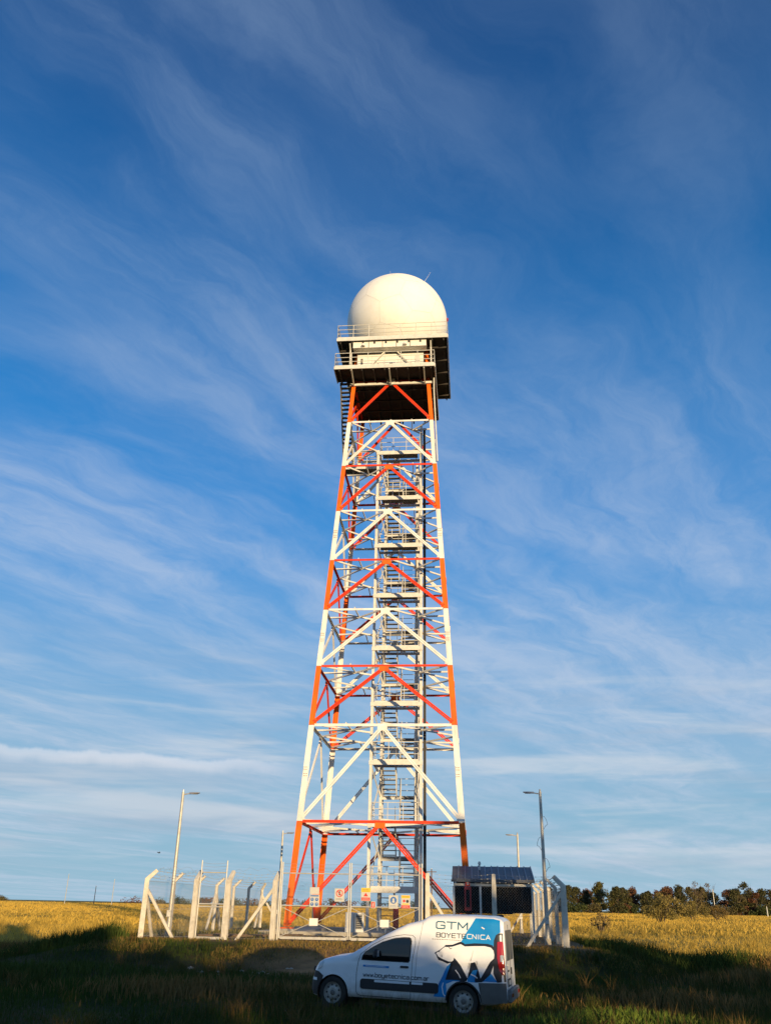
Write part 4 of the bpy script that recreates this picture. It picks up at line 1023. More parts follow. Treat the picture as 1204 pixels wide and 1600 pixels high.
def side_patch(name, pts, m, off=.004, parent=None, sg=1, smooth=True):
    """a thin piece lying on the body side, following its curve; pts are (distance forward of rear axle, height)"""
    bm = bmesh.new(); vs = [bm.verts.new((p[0], 0, p[1])) for p in pts]; bm.faces.new(vs)
    bmesh.ops.triangulate(bm, faces=bm.faces[:], ngon_method='EAR_CLIP')
    x0, x1 = min(p[0] for p in pts), max(p[0] for p in pts); z0, z1 = min(p[1] for p in pts), max(p[1] for p in pts)
    for axis, a, b, st in (((1, 0, 0), x0, x1, .11), ((0, 0, 1), z0, z1, .04)):
        q = math.ceil(a / st) * st
        while q < b:
            bmesh.ops.bisect_plane(bm, geom=bm.verts[:] + bm.edges[:] + bm.faces[:], plane_co=Vector(axis) * q, plane_no=axis); q += st
    for v in bm.verts: s, h = v.co.x, v.co.z; v.co = (lean_x(s, h), sg * (ysurf(s, h) + off), h)
    for f in bm.faces:
        f.normal_update()
        if f.normal.y * sg < 0: f.normal_flip()
    bmesh.ops.triangulate(bm, faces=bm.faces[:])
    me = bpy.data.meshes.new(name); bm.to_mesh(me); bm.free()
    return link(name, me, m, parent or VAN, smooth)
def side_line(name, pts, w, m, off, sg=1):
    fine_ = []
    for a, b in zip(pts[:-1], pts[1:]):
        n = max(1, int((Vector(b) - Vector(a)).length / .05))
        for q in range(n): fine_.append(tuple(Vector(a).lerp(Vector(b), q / n)))
    fine_.append(pts[-1]); L = strip(fine_, w); n = len(fine_); mb = MB()
    for a, b in L: mb.v.append((lean_x(a, b), sg * (ysurf(a, b) + off), b))
    for q in range(n - 1): mb.f.append((q, q + 1, 2 * n - 2 - q, 2 * n - 1 - q))
    return mb.build(name, m, VAN)
def rrect(s0, s1, h0, h1, r=.03, n=4):
    P = []
    for cx_, cz_, a0 in ((max(s0, s1) - r, max(h0, h1) - r, 0), (min(s0, s1) + r, max(h0, h1) - r, 90), (min(s0, s1) + r, min(h0, h1) + r, 180), (max(s0, s1) - r, min(h0, h1) + r, 270)):
        for k in range(n + 1): a = R(a0 + 90 * k / n); P.append((cx_ + r * math.cos(a), cz_ + r * math.sin(a)))
    return P
def strip(pts, w):
    L, Rr = [], []
    for i, p in enumerate(pts):
        a, b = Vector(pts[max(i - 1, 0)]), Vector(pts[min(i + 1, len(pts) - 1)]); d = (b - a).normalized(); nn = Vector((-d.y, d.x)) * w / 2
        L.append((p[0] + nn.x, p[1] + nn.y)); Rr.append((p[0] - nn.x, p[1] - nn.y))
    return L + Rr[::-1]
# doors, glass
win = [(2.13, .935), (2.115, 1.01), (2.06, 1.09), (1.90, 1.19), (1.70, 1.295), (1.45, 1.375), (1.25, 1.402), (1.13, 1.405), (1.095, 1.385), (1.075, 1.33), (1.09, 1.10), (1.10, .975), (1.13, .935)]
for sg in (1, -1):
    side_patch('window_seal', win, M['vanblack'], .004, sg=sg)
    cxw, czw = 1.6, 1.13; side_patch('door_window', [(cxw + (a - cxw) * .955, czw + (b - czw) * .91) for a, b in win], M['glass'], .008, sg=sg)
    side_line('door_gap', [(2.19, .92), (2.22, .70), (2.215, .36), (2.18, .31), (2.12, .29), (1.075, .285)], .010, M['vanblack'], .003, sg)
    side_line('door_gap', [(1.075, .285), (1.065, .60), (1.05, .98), (1.00, 1.29), (1.01, 1.40), (1.07, 1.445), (1.25, 1.447), (1.42, 1.42), (1.66, 1.355), (1.90, 1.235), (2.14, 1.05), (2.19, .92)], .008, M['vanblack'], .003, sg)
    hd = side_patch('door_handle', rrect(1.12, 1.30, .835, .875, .018), M['vanblack'], .022, sg=sg)
    side_patch('side_moulding', rrect(.50, 2.13, .415, .60, .05), M['vanblack'], .016, sg=sg)
    mo = MB(); 
    P = rrect(.50, 2.13, .415, .60, .05)
    for i, p in enumerate(P): mo.v += [(p[0], sg * (ysurf(*p) - .003), p[1]), (p[0], sg * (ysurf(*p) + .016), p[1])]
    for i in range(len(P)): j = (i + 1) % len(P); mo.f.append((2 * i, 2 * j, 2 * j + 1, 2 * i + 1))
    mo.build('moulding_edge', M['vanblack'], VAN)
    side_patch('moulding_stripe', rrect(1.095, 1.83, .548, .592, .006), M['vanpale'], .019, sg=sg)
    side_patch('moulding_stripe', rrect(.82, 1.055, .552, .594, .006), M['vanpale'], .019, sg=sg)
    side_patch('headlight', [(3.185, .70), (3.14, .79), (3.08, .845), (2.98, .888), (2.965, .84), (2.99, .76), (3.07, .702)], M['headlight'], .007, sg=sg)
    side_patch('front_bumper', [(3.245, .53), (3.20, .64), (3.175, .685), (3.07, .672), (2.955, .60), (2.985, .53), (3.045, .40), (3.055, .30), (3.03, .24), (3.20, .245), (3.25, .30)], M['vanblack'], .012, sg=sg)
    side_patch('tail_light_surround', [(-.60, 1.43), (-.645, 1.53), (-.70, 1.565), (-.775, 1.565), (-.79, .70), (-.63, .68), (-.57, .83), (-.595, 1.05), (-.59, 1.25)], M['vandeep'], .006, sg=sg)
    side_patch('tail_light', [(-.665, 1.405), (-.74, 1.42), (-.78, 1.40), (-.785, .84), (-.735, .815), (-.68, .90), (-.65, 1.12)], M['taillight'], .022, sg=sg)
    side_patch('reversing_lens', rrect(-.775, -.71, 1.05, 1.17, .015), M['headlight'], .027, sg=sg)
    side_patch('rear_bumper_side', [(-.335, .63), (-.30, .655), (-.79, .675), (-.79, .33), (-.36, .285), (-.345, .42)], M['vangrey'], .012, sg=sg)
    side_line('panel_crease', [(.86, 1.70), (.90, 1.45), (.96, 1.1), (.98, .75), (.99, .63)], .006, M['vangrey'], .003, sg)
    for s, r_ in ((0, .345), (WB, .345)):
        P = [(s + r_ * math.cos(a), .31 + r_ * math.sin(a)) for a in [math.pi * k / 16 for k in range(17)]]
        side_line('arch_trim', [p for p in P if p[0] < 3.03], .028, M['vanblack'] if s == 0 else M['vanwhite'], .008, sg)
# windscreen on the sloping front
mb = MB()
for q in range(9):
    s = 1.34 + (2.28 - 1.34) * q / 8; r = interp(RAD, s); yc = yside(s, interp(ROOF, s) - r) - r; zt = interp(ROOF, s)
    for k in range(-4, 5): y = yc * k / 4; mb.v.append((s + .006, y, zt + .02 * (1 - (k / 4) ** 2) * (yc / .6) + .006))
for q in range(8):
    for k in range(8): mb.f.append((q * 9 + k, q * 9 + k + 1, q * 9 + 10 + k, q * 9 + 9 + k))
mb.build('windscreen', M['glass'], VAN, True)
# mirrors
for sg in (1, -1):
    m_ = part('wing_mirror', VAN)
    MB().box((1.80, sg * .93, 1.075), (.10, .17, .16)).build('housing', M['vanblack'], m_, bevel=.035)
    MB().beam((1.86, sg * .80, 1.00), (1.82, sg * .90, 1.04), .05, .04).build('stalk', M['vanblack'], m_)
    MB().box((1.746, sg * .935, 1.08), (.008, .13, .12)).build('mirror_glass', M['headlight'], m_, bevel=.003)  # pale glass colour stands in for reflected sky
# tail
def tail_x(h): return lean_x(-.80, h) - .004
def tail_patch(name, pts, m, off, parent=None):
    A = [Vector((tail_x(h) - off, y, h)) for y, h in pts]
    return MB().prism(A, (.012, 0, 0)).build(name, m, parent or VAN)
for y0 in (.035, -.035):
    s = 1 if y0 > 0 else -1
    tail_patch('rear_window', [(s * .08, 1.06), (s * .54, 1.06), (s * .52, 1.58), (s * .48, 1.62), (s * .08, 1.62)], M['rearglass'], .012)
tail_patch('door_gap', [(-.006, .5), (.006, .5), (.006, 1.72), (-.006, 1.72)], M['vanblack'], .004)
tail_patch('door_handle', [(-.10, .92), (.0, .92), (.0, .80), (-.10, .80)], M['vanblack'], .02)
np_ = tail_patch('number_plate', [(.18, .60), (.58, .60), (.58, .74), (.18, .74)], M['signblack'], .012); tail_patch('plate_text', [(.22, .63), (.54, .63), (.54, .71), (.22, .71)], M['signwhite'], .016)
tail_patch('badge', [(.30, .86), (.50, .86), (.50, .89), (.30, .89)], M['vanblack'], .010); tail_patch('badge', [(.33, .97), (.47, .97), (.47, .995), (.33, .995)], M['galv'], .010)
bp = MB(); P = [(-.78, .33), (.78, .33), (.78, .50), (.70, .56), (-.70, .56), (-.78, .50)]
bp.prism([(tail_x(.45) - .075, y, h) for y, h in P], (.085, 0, 0)).build('rear_bumper', M['vangrey'], VAN, bevel=.02)
for s in (.6, -.6): MB().box((tail_x(.45) - .078, s, .465), (.02, .24, .065)).build('reflector', M['taillight'], VAN)
fb = MB(); fb.box((3.225, 0, .40), (.10, 1.02, .26)).build('front_bumper_bar', M['vanblack'], VAN, bevel=.04); MB().box((3.278, .0, .44), (.012, .42, .12)).build('number_plate', M['signwhite'], VAN)
MB().box((3.235, 0, .70), (.06, .9, .10)).build('grille', M['vanblack'], VAN, bevel=.02)
side_patch('bumper_plate', rrect(3.105, 3.225, .505, .555, .006), M['vanpale'], .020)
MB().tube([(1.25, 0, 1.66), (1.15, 0, 1.95)], .008, 5, .004).build('aerial', M['vanblack'], VAN)
# wheels
def wheel(s, sg, steer=0.0):
    w = part('wheel', VAN); w.location = (s, sg * .72, .305); w.rotation_euler = (0, 0, steer + (0 if sg > 0 else math.pi))
    MB().lathe([(.195, -.085), (.235, -.095), (.285, -.085), (.304, -.06), (.304, .045), (.288, .075), (.24, .086), (.20, .075), (.195, .05), (.195, -.085)], 40, 'Y').build('tyre', M['tyre'], w, True)
    rim = MB().lathe([(.198, .062), (.188, .058), (.176, .028), (.150, .018), (.118, .040), (.085, .046), (.055, .040), (.050, .058), (.0005, .060)], 32, 'Y').build('rim', M['rim'], w, True)
    for k in range(9):
        a = 2 * math.pi * k / 9; q = [(.140 * math.cos(a) + .020 * math.cos(b), .036, .140 * math.sin(a) + .020 * math.sin(b)) for b in [2 * math.pi * e / 8 for e in range(8)]]
        MB().prism(q, (0, .002, 0)).build('rim_hole', M['vanblack'], rim)
    MB().lathe([(.050, .0605), (.038, .068), (.0005, .069)], 14, 'Y').build('hub_cap', M['vangrey'], w, True)
for sg in (1, -1): wheel(0, sg); wheel(WB, sg, R(-9))
# ---- livery on both sides: blue field, bear, lettering
GL = {'G': [[(1, .82), (.85, 1), (.15, 1), (0, .85), (0, .15), (.15, 0), (.9, 0), (1, .1), (1, .48), (.55, .48)]], 'T': [[(-.05, 1), (1.05, 1)], [(.5, 1), (.5, 0)]], 'M': [[(0, 0), (0, 1), (.55, .25), (1.1, 1), (1.1, 0)]],
      'B': [[(0, 0), (0, 1), (.85, 1), (1, .88), (1, .64), (.85, .52), (0, .52)], [(.85, .52), (1, .40), (1, .12), (.85, 0), (0, 0)]], 'O': [[(.15, 0), (0, .15), (0, .85), (.15, 1), (.85, 1), (1, .85), (1, .15), (.85, 0), (.15, 0)]],
      'Y': [[(0, 1), (.5, .5), (1, 1)], [(.5, .5), (.5, 0)]], 'E': [[(1, 1), (.12, 1), (0, .88), (0, .12), (.12, 0), (1, 0)], [(0, .5), (.85, .5)]], 'C': [[(1, 1), (.15, 1), (0, .85), (0, .15), (.15, 0), (1, 0)]], 'N': [[(0, 0), (0, 1), (1, 0), (1, 1)]], 'I': [[(.2, 0), (.2, 1)]],
      'A': [[(0, 0), (.5, 1), (1, 0)], [(.2, .32), (.8, .32)]],
      'w': [[(0, 1), (.25, 0), (.55, .8), (.85, 0), (1.1, 1)]], 'b': [[(0, 1.6), (0, 0), (.85, 0), (1, .15), (1, .85), (.85, 1), (0, 1)]], 'o': [[(.12, 0), (0, .12), (0, .88), (.12, 1), (.88, 1), (1, .88), (1, .12), (.88, 0), (.12, 0)]],
      'y': [[(0, 1), (0, .1), (.12, 0), (1, 0)], [(1, 1), (1, -.35), (.85, -.5), (.05, -.5)]], 'e': [[(1, 0), (.12, 0), (0, .12), (0, .88), (.12, 1), (.88, 1), (1, .88), (1, .5), (0, .5)]], 't': [[(.3, 1.4), (.3, .12), (.42, 0), (.9, 0)], [(0, 1), (.85, 1)]],
      'c': [[(1, 1), (.12, 1), (0, .88), (0, .12), (.12, 0), (1, 0)]], 'n': [[(0, 0), (0, 1), (.88, 1), (1, .88), (1, 0)]], 'i': [[(.15, 0), (.15, 1)], [(.15, 1.35), (.15, 1.5)]], 'a': [[(.1, 1), (.88, 1), (1, .88), (1, 0), (.12, 0), (0, .12), (0, .45), (.12, .52), (1, .52)]],
      'm': [[(0, 0), (0, 1), (1.25, 1), (1.38, .88), (1.38, 0)], [(.69, 1), (.69, 0)]], 'r': [[(0, 0), (0, 1), (.7, 1)]], '.': [[(.1, 0), (.1, .14)]]}
ADV = {'M': 1.1, 'I': .4, 'i': .3, 'w': 1.1, 'm': 1.38, '.': .2, 'r': .7, 't': .9}
def lettering(name, text, s0, s1, h0, hh, sw, m, off, sg=1):
    gap = .32; wds = [ADV.get(c, 1.0) for c in text]; tot = sum(wds) + gap * (len(text) - 1); k = abs(s1 - s0) / tot; x = 0; objs = []
    for c, wd in zip(text, wds):
        mb = MB(); z = 0
        for pl in GL[c]:
            for (a, b), (a2, b2) in zip(pl[:-1], pl[1:]):
                if sg > 0: S0, S1 = s0 - (x + a) * k, s0 - (x + a2) * k
                else: S0, S1 = s1 + (x + a) * k, s1 + (x + a2) * k
                p, q = Vector((S0, h0 + b * hh)), Vector((S1, h0 + b2 * hh)); d = (q - p); L = d.length; d = d / L; p -= d * sw * .35; q += d * sw * .35; nn = Vector((-d.y, d.x)) * sw / 2
                cs = [p + nn, p - nn, q - nn, q + nn]; e = off + .0006 * (z % 6); z += 1
                mb.add([(lean_x(c_[0], c_[1]), sg * (ysurf(c_[0], c_[1]) + e), c_[1]) for c_ in cs], [(0, 1, 2, 3)])
        mb.build(name, m(text, c, x * k) if callable(m) else m, VAN); x += wd + gap
for sg in (1, -1):
    side_patch('livery_blue', [(-.235, 1.822), (-.16, 1.70), (-.06, 1.56), (.03, 1.41), (.055, 1.368), (-.03, 1.328), (-.23, 1.352), (-.48, 1.357), (-.60, 1.32), (-.66, 1.54), (-.735, 1.58), (-.735, 1.80), (-.60, 1.825)], M['vanblue'], .0035, sg=sg)
    side_patch('livery_blue', [(.243, .993), (.34, .90), (.416, .742), (.492, .601), (.53, .446), (.60, .362), (.345, .362), (.335, .50), (.345, .60), (.20, .66), (.044, .662), (-.033, .70), (-.12, .757), (-.11, .875), (.05, .90), (.15, .93)], M['vanblue'], .0028, sg=sg)
    side_patch('livery_blue', [(-.08, .90), (-.31, .90), (-.42, .73), (-.41, .685), (-.26, .655), (-.09, .661)], M['vanblue'], .0024, sg=sg)
    side_patch('livery_blue', [(-.51, .86), (-.575, .77), (-.63, .685), (-.40, .685), (-.46, .77)], M['vanblue'], .0029, sg=sg)
    side_patch('bear_outline', [(.593, 1.14), (.58, 1.155), (.483, 1.207), (.394, 1.273), (.37, 1.30), (.345, 1.30), (.32, 1.29), (.226, 1.312), (.12, 1.355), (.06, 1.375), (.01, 1.36), (-.03, 1.335), (-.227, 1.36), (-.48, 1.362), (-.57, 1.34), (-.615, 1.29), (-.63, 1.2), (-.614, 1.109), (-.574, .97), (-.515, .814), (-.42, .722), (-.36, .67), (-.24, .661), (-.235, .70),
                (-.294, .72), (-.305, .785), (-.285, .886), (-.20, .87), (-.11, .875), (-.12, .757), (-.05, .735), (-.06, .672), (.025, .658), (.10, .68), (.22, .68), (.36, .672), (.33, .71), (.279, .785), (.222, .908), (.223, .994), (.321, .963), (.42, 1.001), (.505, 1.02), (.535, 1.064), (.55, 1.11)], M['vandeep'], .0050, sg=sg)
    side_patch('bear_white', [(.565, 1.141), (.52, 1.168), (.41, 1.156), (.492, 1.18), (.424, 1.236), (.375, 1.268), (.345, 1.262), (.226, 1.276), (.12, 1.312), (.055, 1.330), (.01, 1.31), (-.03, 1.292), (-.226, 1.308), (-.422, 1.318), (-.538, 1.298), (-.586, 1.246), (-.600, 1.17), (-.590, 1.105), (-.517, 1.035), (-.465, .95), (-.415, .86), (-.340, .735), (-.300, .886), (-.283, 1.057), (-.24, 1.022), (-.18, 1.005), (-.129, 1.008),
                (-.088, 1.062), (-.113, .96), (-.124, .87), (-.092, .72), (-.025, .83), (.048, .94), (.115, 1.015), (.184, 1.078), (.20, 1.03), (.235, 1.006), (.302, 1.005), (.44, 1.05), (.515, 1.085), (.535, 1.115)], M['vanpale'], .0115, sg=sg, smooth=False)
    side_patch('bear_ear_mark', strip([(.30, 1.265), (.27, 1.235), (.235, 1.245)], .012), M['vandeep'], .0145, sg=sg)
    side_patch('livery_white', strip([(.155, .86), (.09, .79), (.05, .72)], .018), M['vanpale'], .0125, sg=sg); side_patch('livery_white', strip([(-.16, .80), (-.24, .77), (-.285, .735)], .022), M['vanpale'], .0125, sg=sg)
    side_patch('livery_white', strip([(.40, .62), (.425, .54), (.40, .42), (.36, .38)], .02), M['vanpale'], .0078, sg=sg); side_patch('livery_white', strip([(-.36, 1.66), (-.42, 1.63)], .022), M['vanpale'], .0125, sg=sg)
    side_patch('door_badge', rrect(1.535, 2.085, .815, .852, .004), M['vanblue'], .004, sg=sg)
    side_patch('door_badge_text', strip([(1.60, .833), (2.03, .833)], .010), M['vanpale'], .0065, sg=sg)
    lettering('letter', 'GTM', .572, -.073, 1.600, .127, .021, M['vanteal'], .009, sg)
    lettering('letter', 'BOYETECNICA', .564, -.53, 1.440, .078, .0135, lambda t, c, x: M['vantext'] if x < .55 else M['vanpale'], .009, sg)
    lettering('letter', 'www.boyetecnica.com.ar', 2.07, .70, .640, .048, .0115, M['vantext'], .009, sg)
    mbs = MB(); xx = .655
    while xx > .06:
        L = random.Random(int(xx * 1000)).uniform(.02, .045)
        mbs.add([(lean_x(a, b), sg * (ysurf(a, b) + .006), b) for a, b in ((xx, 1.393), (xx - L, 1.393), (xx - L, 1.403), (xx, 1.403))], [(0, 1, 2, 3)]); xx -= L + .012
    mbs.build('tagline', M['vangrey'], VAN)

# ------------------------------------------------------------------ trees
def foliage(name, clumps, n, size, pal, parent, seed, flat=.0):
    g = np.random.default_rng(seed); cl = np.array(clumps); k = g.integers(0, len(cl), n)
    wts = cl[:, 3] ** 2; k = g.choice(len(cl), n, p=wts / wts.sum())
    d = g.normal(0, 1, (n, 3)); d /= np.linalg.norm(d, axis=1)[:, None]; r = g.random(n) ** .45
    c = cl[k, :3] + d * (r * cl[k, 3])[:, None] * np.array([1, 1, .8])
    a = g.normal(0, 1, (n, 3)); a /= np.linalg.norm(a, axis=1)[:, None]; b = np.cross(a, g.normal(0, 1, (n, 3))); b /= np.linalg.norm(b, axis=1)[:, None]
    s = size * g.uniform(.55, 1.3, n)[:, None]
    v = np.stack([c - a * s, c + b * s * .5, c + a * s, c - b * s * .5], 1).reshape(-1, 3); q = np.arange(n) * 4
    f = np.stack([q, q + 1, q + 2, q + 3], 1)
    t = np.clip(g.random(n) * .7 + .3 * ((k * 37 % 11) / 10.), 0, 1); col = lerp3(pal[0], pal[1], t)
    return link(name, np_mesh(name, v, f, np.repeat(col, 4, axis=0)), M['leaf'], parent)
def limbs(name, h, spread, seed, parent, r, nl=6, fine=0, start=.3):
    rr = random.Random(seed); mb = MB(); lean = rr.uniform(-.04, .04) * h
    mb.tube([(0, 0, -.3), (lean * .3, 0, h * .3), (lean, lean * .4, h * .78)], r, 6, r * .3); tips = []
    for k in range(nl):
        a = k * 2.4 + rr.uniform(-.4, .4); z = h * rr.uniform(start, .62); L = spread * rr.uniform(.55, 1.0)
        p0 = Vector((lean * z / h, 0, z)); p1 = p0 + Vector((math.cos(a) * L * .5, math.sin(a) * L * .5, L * .35)); p2 = p0 + Vector((math.cos(a) * L, math.sin(a) * L, min(h - z, L * rr.uniform(.6, 1.1))))
        mb.tube([p0, p1, p2], r * .45, 5, r * .12); tips.append(p2)
        for q in range(fine):
            b = a + rr.uniform(-.9, .9); p3 = p1.lerp(p2, rr.random()); e = p3 + Vector((math.cos(b) * L * .4, math.sin(b) * L * .4, h * rr.uniform(.12, .30)))
            mb.tube([p3, p3.lerp(e, .5) + Vector((rr.uniform(-.1, .1), 0, .1)), e], r * .14, 4, r * .04)
    mb.build(name, M['bark'], parent); return tips
def tree(x, y, h, wd, pal, seed, label, leaves=900, size=.45, trunk=.22, name='tree', group=None, nclump=24, bare=False, low=.25, z=None):
    rr = random.Random(seed); t = thing(name, label, 'tree', (x, y, float(ground(x, y)) - .05 if z is None else z), rr.uniform(0, 6.28), group)
    tips = limbs('trunk', h, wd * .45, seed, t, max(.08, h * .022), 9 if bare else 6, 7 if bare else 2)
    cl = []
    for k in range(nclump):
        a = rr.uniform(0, 6.28); q = rr.random(); zz = h * (low + (1 - low) * q); prof_ = math.sin(min(1, (q + .12) / 1.05) * math.pi) ** .6
        rad_ = wd * .5 * prof_ * rr.uniform(.25, .85); cr = wd * rr.uniform(.15, .27)
        cl.append((math.cos(a) * rad_, math.sin(a) * rad_, min(zz, h - cr * .6), cr))
    cl.append((0, 0, h * .86, wd * .17))
    foliage('crown', cl, leaves, size, pal, t, seed)
    return t
DG = ((.034, .050, .016), (.088, .100, .030)); OG = ((.07, .07, .018), (.16, .135, .035)); RB_ = ((.10, .048, .024), (.19, .085, .04)); GB_ = ((.075, .065, .028), (.15, .12, .045)); YB = ((.12, .08, .03), (.20, .13, .045))
WG = ((.036, .040, .015), (.098, .088, .030))
kinds = {'D': (WG, 'dark green dense'), 'O': (OG, 'olive green rounded'), 'R': (RB_, 'reddish brown'), 'G': (GB_, 'dull grey green'), 'B': (YB, 'bare-topped brown')}
# the line of trees right of the compound, left to right: pixel-free layout along a gently curving windbreak
row = [('D', 78, 9.5, 6), ('D', 83.5, 10.8, 6.5), ('D', 89, 10.2, 6.5), ('O', 94.5, 12.6, 7.5), ('D', 99, 10.5, 7), ('D', 103.5, 9.8, 7), ('R', 108.5, 10.6, 7.5), ('D', 113.5, 8.6, 7), ('D', 118, 10.0, 6.5),
       ('R', 122.5, 11.6, 7), ('D', 126.5, 11.4, 7), ('G', 131, 10.4, 7), ('B', 135, 13.2, 6.5), ('G', 139.5, 11.0, 6), ('B', 143.5, 12.9, 6), ('D', 148, 10.2, 7), ('G', 152, 10.4, 7), ('D', 156.5, 12.8, 7), ('R', 160.5, 9.4, 6.5),
       ('D', 164.5, 10.8, 7.5), ('G', 169, 10.5, 7), ('D', 173.5, 12.2, 7), ('D', 178, 14.8, 7.5), ('D', 183, 14.0, 8), ('G', 189, 12.8, 8), ('D', 195, 13.5, 8), ('D', 202, 13, 8)]
ords = ['first', 'second', 'third', 'fourth', 'fifth', 'sixth', 'seventh', 'eighth', 'ninth', 'tenth', 'eleventh', 'twelfth', 'thirteenth', 'fourteenth', 'fifteenth', 'sixteenth', 'seventeenth', 'eighteenth', 'nineteenth', 'twentieth',
        'twenty-first', 'twenty-second', 'twenty-third', 'twenty-fourth', 'twenty-fifth', 'twenty-sixth', 'twenty-seventh']
for k, (kd, x, h, wd) in enumerate(row):
    pal, ad = kinds[kd]; bare = kd == 'B'; rr = random.Random(k)
    tree(x + rr.uniform(-1, 1), 400 + rr.uniform(-9, 9) + 4 * math.sin(k), h * rr.uniform(.94, 1.05), wd, pal, 100 + k, '%s tree, %s from the left in the far tree line' % (ad, ords[k]), 330 if bare else 2000, .40 if not bare else .3,
         name='windbreak_tree', group='trees of the far tree line', bare=bare, low=.10)
for k in range(26):
    rr = random.Random(450 + k); x = 80 + k * 5.2 + rr.uniform(-1.5, 1.5); pal, ad = kinds['GODRGO'[k % 6]]
    tree(x, 428 + rr.uniform(-8, 8), (8.6 + 2.6 * rr.random()) * (1.12 if x > 170 else 1), 8.2, pal, 450 + k, '%s tree, %s from the left in the tree line back row' % (ad, ords[k]), 1900, .44, name='windbreak_tree', group='trees of the far tree line', low=.06)
for k in range(14):                                                        # brush under the trees
    rr = random.Random(900 + k); x = 80 + k * 9 + rr.uniform(-3, 3)
    t = thing('windbreak_bush', 'low dark bush, %s from the left at the foot of the far tree line' % ords[k], 'bush', (x, 396 + rr.uniform(-4, 4), .95), 0, 'bushes under the far tree line')
    limbs('stem', 3.0, 1.5, k, t, .08, 4)
    foliage('crown', [(rr.uniform(-4, 4), rr.uniform(-1, 1), rr.uniform(.8, 3.2), rr.uniform(1.2, 2.0)) for _ in range(11)], 1300, .36, (DG, GB_, RB_)[k % 3], t, 900 + k)
def shrub(x, y, h, wd, seed, label, leaves, pal):
    t = thing('field_shrub', label, 'shrub', (x, y, float(ground(x, y)) - .05), 0, 'shrubs standing in the dry field')
    rr = random.Random(seed); mb = MB()
    for k in range(7):
        a = k * .9 + rr.uniform(-.3, .3); L = wd * .32 * rr.uniform(.5, 1); mb.tube([(math.cos(a) * .15, math.sin(a) * .15, -.2), (math.cos(a) * L * .5, math.sin(a) * L * .5, h * .35), (math.cos(a) * L, math.sin(a) * L, h * rr.uniform(.6, .85))], .10, 5, .02)
    mb.build('stems', M['bark'], t)
    cl = []
    for k in range(22):
        a = rr.uniform(0, 6.28); q = rr.random(); rad_ = wd * .5 * math.sqrt(rr.random()) * math.sin(min(1, .25 + q * .9) * math.pi) ** .5; cl.append((math.cos(a) * rad_, math.sin(a) * rad_, h * (.28 + .62 * q), wd * rr.uniform(.09, .15)))
    foliage('crown', cl, leaves, .13, pal, t, seed)
SO = ((.15, .125, .03), (.27, .20, .06))
shrub(44.6, 150, 5.1, 7.6, 41, 'large olive rounded shrub standing alone in front of the tree line', 6500, SO)
shrub(66.2, 200, 4.1, 7.6, 42, 'flat-topped olive shrub right of the large rounded one', 4200, SO)
shrub(73.0, 205, 3.0, 5.0, 43, 'smaller brownish shrub beside the flat-topped one', 2400, ((.16, .11, .035), (.24, .16, .05)))
shrub(21.5, 92, 1.9, 2.2, 44, 'thin straw-coloured shrub close behind the right fence corner', 500, ((.26, .18, .06), (.34, .24, .08)))
# far poles: white markers and a utility pole by the tree line
def pole(x, y, h, r, label, m, name='field_pole', cross=False):
    t = thing(name, label, 'pole', (x, y, float(ground(x, y)) - .2), 0, 'poles far out in the field')
    MB().tube([(0, 0, 0), (0, 0, h)], r, 7, r * .7).build('shaft', m, t)
    if cross: MB().box((0, 0, h - .4), (1.6, .12, .12)).build('crossarm', M['timber'], t)
    MB().tube([(0, 0, h - .02), (0, 0, h + .12)], r * .6, 6).build('cap', M['galv'], t)
pole(-98.7, 300, 8.9, .13, 'pale tall pole, leftmost of the three far poles', M['pole'])
pole(-89.5, 300, 5.6, .13, 'short dark pole between the two pale far poles', M['timber'])
pole(-83.9, 300, 7.7, .13, 'pale pole nearest the fence among the far poles', M['pole'])
pole(113.0, 360, 6.5, .16, 'pale post in front of the reddish tree in the tree line', M['pole'])
pole(121.5, 342, 9.0, .14, 'slim grey pole right of the large olive shrub', M['pole'])
pole(143.5, 350, 3.6, .22, 'short white post at the right foot of the tree line', M['signwhite'])
pole(162.0, 350, 4.0, .20, 'short pale post near the right end of the tree line', M['pole'])
pole(8.5, 150, 7.6, .13, 'slim utility pole with crossarm seen past the shed roof', M['timber'], 'utility_pole', True)
# far trees on the left horizon
lrow = [(-330, 800, 4.5, 7), (-318, 800, 5.5, 9), (-205, 800, 5.6, 16), (-195, 810, 5.2, 16), (-184, 800, 5.0, 13), (-172, 805, 8.5, 14), (-163, 800, 6.2, 12), (-150, 810, 7.5, 9), (-141, 800, 8.0, 14), (-131, 805, 7.0, 14), (-120, 800, 8.0, 12),
        (-108, 800, 7.5, 12), (-96, 805, 6.5, 12), (-84, 800, 8.5, 10), (-73, 805, 10, 9), (-60, 800, 7, 12), (-40, 805, 9.5, 14), (-26, 800, 8, 12), (-8, 805, 8.5, 12), (12, 800, 7.5, 12), (30, 805, 8, 12), (46, 800, 9, 12)]
for k, (x, y, h, wd) in enumerate(lrow):
    tree(x, y, h * .62, wd * 1.6, (DG, GB_, RB_)[k % 3 if k % 5 else 0], 300 + k, 'tiny dark tree, %s from the left on the far horizon' % ords[k], 420, .75, name='horizon_tree', group='trees on the far horizon', nclump=8, low=.15)
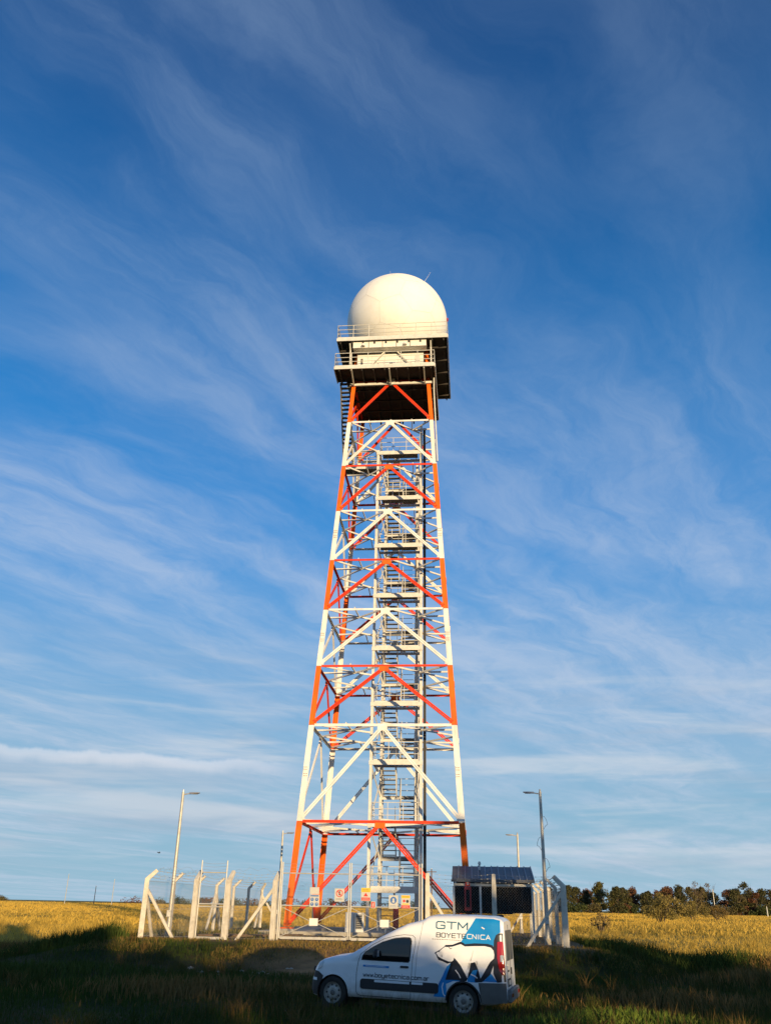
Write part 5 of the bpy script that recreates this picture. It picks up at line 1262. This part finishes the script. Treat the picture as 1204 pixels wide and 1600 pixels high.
# trees along the road behind the photographer: they shade the foreground
PROF = [(-30, 6.0), (-12, 6.0), (-2, 6.6), (2, 8.0), (5.2, 9.4), (8.2, 8.4), (10, 5.7), (12, 5.4), (14.0, 5.2), (14.9, 4.6), (16.8, 4.5), (17.4, 4.7), (18.4, 3.8), (20.2, 3.2), (22, 4.6), (25, 4.7), (26.4, 9.2), (28, 12.0), (30.2, 12.0), (31.8, 7.0), (34, 4.9), (38, 4.5), (44, 4.7), (64, 5.4)]
def prof_h(x):
    for (a, p), (b, q) in zip(PROF[:-1], PROF[1:]):
        if a <= x <= b: return p + (q - p) * (x - a) / (b - a)
    return 6.0
spots = []
for r_, (y0, st, o_) in enumerate(((-20, 2.5, 0.0), (-22.6, 2.9, 1.3))):
    x = -27.0 + o_
    while x < 60:
        spots.append((x, y0)); x += st * (1.0 if -6 < x < 40 else 1.9)
for k, (x, y) in enumerate(sorted(spots)):
    rr = random.Random(700 + k); h = prof_h(x - .36 * (y + 20)) + (.25 if y < -21 else 0); wd = 3.3 if -6 < x < 40 else 5.4
    t = thing('roadside_tree', 'leafy tree of the roadside row standing behind the camera', 'tree', (x, y + rr.uniform(-.4, .4), -.05), 0, 'roadside trees behind the camera')
    limbs('trunk', h, wd * .35, 700 + k, t, .16, 6, 1)
    cl = []
    for q in range(30):
        a = rr.uniform(0, 6.28); f_ = rr.random(); cr = wd * rr.uniform(.15, .22); rad_ = max(0, wd * .5 - cr * .5) * rr.random() ** .5 * (1 - .25 * f_)
        cl.append((math.cos(a) * rad_, math.sin(a) * rad_, max(.4, min(h * (.04 + .96 * f_), h - cr * .75)), cr))
    foliage('crown', cl, int(230 * h * wd), .19, DG, t, 700 + k)
# bird
bd = thing('bird', 'small dark bird flying left of the front lamp post', 'bird', (-14.18, 60, 4.9), R(40)); bd.scale = (.5, .5, .5)
MB().add([(-.22, 0, 0), (-.05, .05, .03), (.10, .06, .03), (.20, .03, .02), (.26, 0, .01), (.20, -.03, .02), (.10, -.06, .03), (-.05, -.05, .03), (.05, 0, .08), (.05, 0, -.05)],
         [(0, 1, 8), (1, 2, 8), (2, 3, 8), (3, 4, 8), (4, 5, 8), (5, 6, 8), (6, 7, 8), (7, 0, 8), (1, 0, 9), (2, 1, 9), (3, 2, 9), (4, 3, 9), (5, 4, 9), (6, 5, 9), (7, 6, 9), (0, 7, 9)]).build('body', M['bird'], bd)
for s in (1, -1): MB().prism([(-.06, s * .04, .02), (.10, s * .05, .02), (.02, s * .30, .12), (-.06, s * .46, .10), (-.10, s * .26, .11)], (0, 0, .012)).build('wing', M['bird'], bd)
